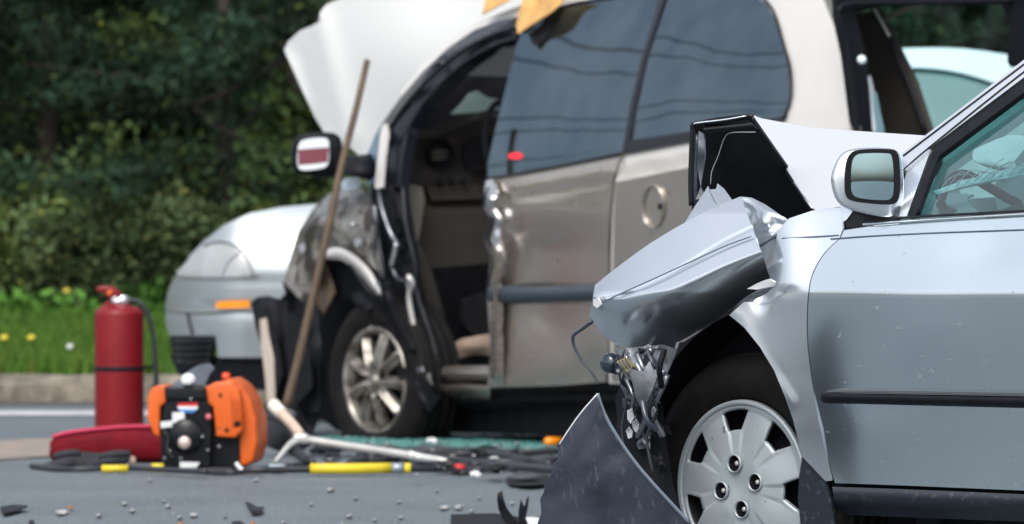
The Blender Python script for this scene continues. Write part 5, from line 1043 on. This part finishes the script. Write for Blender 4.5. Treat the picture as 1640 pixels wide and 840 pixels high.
yl = tube('yellow_bar', [gnd(163, 751, .02), gnd(205, 751, .02)], .014, M['yellow'], None, n=12, sm=2); tag(yl, 'short yellow rod below the black gloves', 'rod')
yl = tube('yellow_bar', [gnd(243, 748, .02), gnd(262, 748, .02)], .013, M['yellow'], None, n=12, sm=2); tag(yl, 'stubby yellow rod end touching the orange power unit', 'rod')
# hoses
hs_ = [([(330, 757), (380, 757), (440, 749), (490, 742)], .010, 'thin black hose running behind the yellow sleeved bar'),
 ([(52, 747), (110, 752), (200, 750), (270, 753), (330, 756)], .011, 'black hose trailing left under the gloves'),
 ([(500, 722), (560, 716), (640, 722), (720, 736), (800, 740), (900, 736)], .014, 'black hose passing just behind the steel bar'),
 ([(560, 742), (640, 736), (720, 728), (800, 730), (880, 744)], .016, 'thick black hose crossing in front of the glass crumbs'),
 ([(650, 722), (740, 722), (820, 726), (900, 722)], .014, 'farthest black hose beside the minivan shadow'),
 ([(700, 750), (760, 744), (830, 748), (900, 754)], .016, 'nearest black hose left of the torn bumper'),
 ([(420, 690), (440, 706), (470, 720), (500, 740)], .016, 'black hose curling beside the dark canvas bag'),
 ([(740, 758), (790, 748), (850, 742), (900, 748)], .012, 'thin black hose overlapping the nearest thick hose'),
 ([(660, 746), (700, 738), (760, 752), (820, 744), (880, 750)], .011, 'wavy black hose ending at the red coupling')]
for pts, rr_, lb in hs_:
    o = tube('hydraulic_hose', [gnd(x, y, rr_+.004*i) for i, (x, y) in enumerate(pts)], rr_, M['hose'], None, n=8); tag(o, lb, 'hose', 'black hoses on the road')
o = tube('hose_coupling', [gnd(728, 750, .02), gnd(744, 750, .02)], .016, M['redchip'], None, n=12, sm=2); tag(o, 'small red coupling among the black hoses', 'coupling')
for x, y, lb in [(790, 738, 'pale metal coupling left in the tangle of hoses'), (690, 707, 'white bottle cap size piece by the glass crumbs'), (760, 761, 'round white chip right of the yellow bar'), (525, 740, 'small pale upright clip above the yellow sleeve'), (838, 740, 'pale metal clip on the hoses near the torn bumper')]:
    o = tube('metal_clip', [gnd(x-5, y, .02), gnd(x+2, y-2, .025), gnd(x+7, y+1, .02)], .012, M['white'], None, n=8, sm=2); tag(o, lb, 'clip')
# black shards of plastic
def shard(pts, D, m, name, label, cat, th=.01, yaw=0, sub=0, grp=None, ext=None):
    sf = Surf(pts[0][0], D, yaw); o = panel(name, pts, sf, m, None, step=9, thick=th, extra=ext); tag(o, label, cat, grp); return o
def gshard(pts, m, name, label, cat, z=.012, grp=None):
    bm = bmesh.new(); vs = [bm.verts.new(gnd(x, y, z+.012*((i*7) % 3)/3)) for i, (x, y) in enumerate(pts)]; bm.faces.new(vs); bmesh.ops.triangulate(bm, faces=bm.faces)
    flipcam(bm); me = bpy.data.meshes.new(name); bm.to_mesh(me); bm.free(); o = link(name, me, m, None, smooth=False); solid(o, .004); tag(o, label, cat, grp); return o
gshard([(810, 768), (825, 760), (862, 757), (884, 764), (880, 775), (845, 777), (815, 776)], M['black'], 'plastic_fragment', 'curved black plastic fragment left of the torn bumper cover', 'debris')
gshard([(812, 764), (850, 758), (872, 760), (845, 765)], M['steel'], 'metal_fragment', 'shiny bent strip lying on the black fragment', 'debris', z=.03)
gshard([(722, 824), (790, 822), (835, 828), (840, 850), (722, 850)], M['shadowblack'], 'plastic_fragment', 'flat black plate at the bottom edge below the hoses', 'debris')
dd = gnd(840, 850).y
shard([(797, 790), (804, 786), (806, 800), (812, 815), (824, 830), (838, 845), (820, 850), (806, 835), (798, 815), (796, 800)], dd-.05, M['black'], 'bumper_splinter', 'upright curled black splinter left of the bumper cover', 'debris', ext=bumps([('g', 802, 800, 6, 8, .02)]))
shard([(834, 800), (840, 812), (843, 800), (847, 794), (846, 812), (842, 830), (850, 850), (832, 850), (830, 820)], dd, M['black'], 'bumper_splinter', 'forked black splinter touching the bumper cover', 'debris')
gshard([(826, 832), (850, 828), (864, 830), (862, 840), (835, 842)], M['white'], 'plastic_fragment', 'white chip under the forked black splinter', 'debris')
gshard([(0, 812), (22, 808), (45, 810), (28, 818), (5, 822)], M['black'], 'plastic_fragment', 'thin black splinter at the left edge of the road', 'debris')
gshard([(392, 803), (402, 806), (412, 812), (424, 812), (420, 818), (404, 819)], M['black'], 'plastic_fragment', 'small black splinter on the road below the orange unit', 'debris')
gshard([(46, 834), (54, 832), (56, 842), (46, 844)], M['black'], 'plastic_fragment', 'tiny black chip at the bottom left corner', 'debris')
gshard([(370, 836), (384, 834), (392, 839), (380, 843)], M['black'], 'plastic_fragment', 'tiny black chip at the bottom edge below the orange unit', 'debris')
cc = bpy.data.meshes
for k, (x, y, s_) in enumerate([(100, 820, 13), (158, 825, 7), (200, 806, 6), (212, 817, 7), (270, 810, 7), (310, 824, 11), (288, 828, 5), (360, 826, 4), (262, 802, 4), (530, 784, 8), (498, 807, 4), (570, 797, 4), (640, 803, 4), (560, 826, 6), (642, 828, 4), (700, 785, 3), (712, 812, 9), (735, 812, 10), (755, 818, 6), (600, 832, 4), (548, 838, 4), (766, 797, 4), (410, 768, 5), (455, 836, 5), (820, 805, 5), (240, 768, 4)]):
    s_ *= .8; q = [(x+s_*math.cos(a)*random.uniform(.6, 1.3), y+s_*.35*math.sin(a)*random.uniform(.7, 1.2)) for a in (0, 1.1, 2.2, 3.3, 4.4, 5.4)]
    gshard(q, M['whitechip'], 'plastic_chip', 'pale plastic chip scattered on the grey road surface', 'debris', z=.004, grp='pale chips on the road')
for x, y, lb in [(112, 812, 'tiny orange chip on the road at lower left'), (288, 838, 'orange chip at the bottom edge left of centre'), (404, 838, 'orange chip near the bottom edge below the orange unit')]:
    gshard([(x-4, y), (x, y-2), (x+5, y), (x+1, y+3)], M['amber'], 'orange_chip', lb, 'debris', z=.01)
o = tube('amber_reflector', [gnd(876, 708, .025), gnd(902, 707, .025)], .02, M['amber'], None, n=8, sm=2); tag(o, 'orange reflector lens lying left of the torn bumper cover', 'reflector')
o = box('black_clip', gnd(892, 700, .02), (.06, .05, .03), M['steel'], None, bev=.006); tag(o, 'grey clip just behind the orange reflector lens', 'clip')
gshard([(810, 663), (850, 651), (935, 646), (985, 650), (985, 664), (890, 672)], mat('blue_grey_undertray', (.12, .15, .19), .3, ns=10), 'detached_trim_panel', 'blue grey trim panel lying under the rear of the minivan', 'debris', z=.05)
gshard([(870, 652), (940, 645), (990, 647), (985, 654), (900, 657)], M['white'], 'white_trim_strip', 'white trim strip on top of the blue grey panel', 'debris', z=.08)
rc_ = random.Random(11)
for k in range(46):
    x = rc_.uniform(500, 905); y = rc_.uniform(716, 756)
    if x < 680: y = rc_.uniform(716, 736)
    L_ = rc_.uniform(8, 34); h_ = rc_.uniform(2, 5); sl_ = rc_.uniform(-.12, .12)
    q = [(x-L_/2, y-sl_*L_), (x-L_*.2, y-h_), (x+L_*.3, y-h_*rc_.uniform(.3, 1)+sl_*L_), (x+L_/2, y+sl_*L_), (x+L_*.1, y+h_*.6)]
    gshard(q, M['black'] if k % 4 else M['navy'], 'plastic_fragment', 'black shard of broken trim in the tangle of hoses', 'debris', z=rc_.uniform(.01, .05), grp='black shards among the hoses')
for k in range(26):
    x = rc_.uniform(520, 900); y = rc_.uniform(705, 765); s_ = rc_.uniform(2, 5)
    q = [(x+s_*math.cos(a)*rc_.uniform(.6, 1.2), y+s_*.4*math.sin(a)*rc_.uniform(.6, 1.2)) for a in (0, 1.3, 2.6, 3.7, 5.0)]
    gshard(q, M['whitechip'], 'plastic_chip', 'tiny pale chip lying in the tangle of black hoses', 'debris', z=rc_.uniform(.004, .04), grp='pale chips among the hoses')
# dark canvas bag behind the unit
dg_ = thing('dark_canvas_bag', 'dark canvas tool bag between the orange unit and the minivan wheel', 'bag', gnd(455, 705)); DS = Surf(450, 23.2, 0)
nb = net('bag_body', [(415, 655, 0), (432, 640, .1), (452, 648, .12), (470, 668, .1), (488, 690, .06), (500, 712, .0), (480, 728, .1), (440, 724, .14), (412, 706, .1), (410, 680, .06), (450, 690, .25)], [(0, 1, 10, 9), (1, 2, 10), (2, 3, 10), (3, 4, 10), (4, 5, 6, 10), (6, 7, 10), (7, 8, 9, 10)], DS, M['darkcloth'], dg_, sub=3, thick=.06)
tube('bag_strap', [DS.P(x, y, .25) for x, y in [(420, 665), (445, 672), (470, 700), (480, 722)]], .012, M['darkcloth'], dg_, n=6)
gshard([(400, 700), (415, 690), (424, 698), (412, 708)], M['woodpale'], 'wood_scrap', 'small tan wooden scrap right of the orange unit', 'debris')
# green glass crumbs
n = 2600; q = rng.random(n); q = q+.02*np.sin(q*60); px = 505+q*(395)+rng.normal(0, 6, n); py = 708+rng.normal(0, 4.2, n)-2*np.sin(q*5)+2.5*np.sin(q*23)
Vv = []; Ff = []
for i in range(n):
    p = gnd(px[i], min(722, max(697, py[i])), .006); s_ = random.uniform(.004, .010); a = random.random()*3
    b0 = len(Vv); h = random.uniform(.004, .012)
    for dx, dy, dz in [(-1, -1, 0), (1, -1, 0), (1, 1, 0), (-1, 1, 0), (0, 0, 1)]: Vv.append((p.x+s_*(dx*math.cos(a)-dy*math.sin(a)), p.y+s_*(dx*math.sin(a)+dy*math.cos(a)), p.z+h*dz))
    Ff += [(b0, b0+1, b0+4), (b0+1, b0+2, b0+4), (b0+2, b0+3, b0+4), (b0+3, b0, b0+4)]
me = bpy.data.meshes.new('glass_crumbs'); me.from_pydata(Vv, [], Ff); stuff(link('glass_crumbs', me, M['glassbits'], None, smooth=False))
n = 1800; Vv = []; Ff = []; rg = random.Random(3)
for i in range(n):
    y = rg.uniform(-1, 1); px_ = rg.uniform(-60, 1000); py_ = 757+rg.random()**1.2*120
    p = gnd(px_, py_, .001); s_ = rg.uniform(.001, .0035); a = rg.random()*3; b0 = len(Vv); h = rg.uniform(.001, .004)
    for dx, dy, dz in [(-1, -1, 0), (1, -1, 0), (1, 1, 0), (-1, 1, 0), (.2, 0, 1)]: Vv.append((p.x+s_*(dx*math.cos(a)-dy*math.sin(a)), p.y+s_*(dx*math.sin(a)+dy*math.cos(a)), p.z+h*dz))
    Ff += [(b0, b0+1, b0+4), (b0+1, b0+2, b0+4), (b0+2, b0+3, b0+4), (b0+3, b0, b0+4)]
me = bpy.data.meshes.new('road_grit'); me.from_pydata(Vv, [], Ff); o = stuff(link('road_grit', me, mat('pale_grit', (.19, .20, .21), .8), None, smooth=False))
# absorbent granules spread at left
bm = bmesh.new(); vs = []
pts = cr([(-60, 716), (0, 706), (60, 703), (110, 702), (150, 706), (150, 716), (95, 728), (30, 733), (-60, 737)], 5, True)
bm.faces.new([bm.verts.new(gnd(p.x, p.y, .009)) for p in pts]); bmesh.ops.triangulate(bm, faces=bm.faces); flipcam(bm)
me = bpy.data.meshes.new('spilled_granules'); bm.to_mesh(me); bm.free(); o = solid(link('spilled_granules', me, M['sand'], None, smooth=False), .008); stuff(o)
# ------------------------------------------------------------------ overhead cables with poles (seen as reflections in the windows)
U0 = Vector((-20.2, 41.8, 0)); UD = Vector((.67, .74, 0)); UN = Vector((-.74, .67, 0))
for t_, lb in ((-34, 'tall wooden utility pole beyond the left end of the road'), (20, 'tall wooden utility pole rising behind the tree row')):
    b_ = U0+UD*t_; up = thing('utility_pole', lb, 'pole', b_)
    tube('post', [b_, b_+Vector((0, 0, 8)), b_+Vector((0, 0, 15.6))], lambda u: .15-.05*u, M['wood'], up, n=12)
    tube('crossarm', [b_+UN*-1.1+Vector((0, 0, 15.0)), b_+UN*1.1+Vector((0, 0, 15.0))], .07, M['wood'], up, n=8, sm=2)
for k, (z, dy) in enumerate([(9.2, 0), (10.0, .0), (11.6, 0), (12.3, .1), (15.1, -.9), (15.1, .9)]):
    o = tube('overhead_cable', [U0+UD*t_+UN*dy+Vector((0, 0, z-.8*(1-((t_+7)/27)**2))) for t_ in (-34, -24, -17, -10, -4, 2, 9, 15, 20)], .034, M['black'], None, n=6, sm=4)
    tag(o, ['lowest thick cable strung between the utility poles', 'second lowest cable between the utility poles', 'third cable up between the utility poles', 'fourth cable up between the utility poles', 'near top cable on the pole crossarms', 'far top cable on the pole crossarms'][k], 'cable', 'overhead cables')
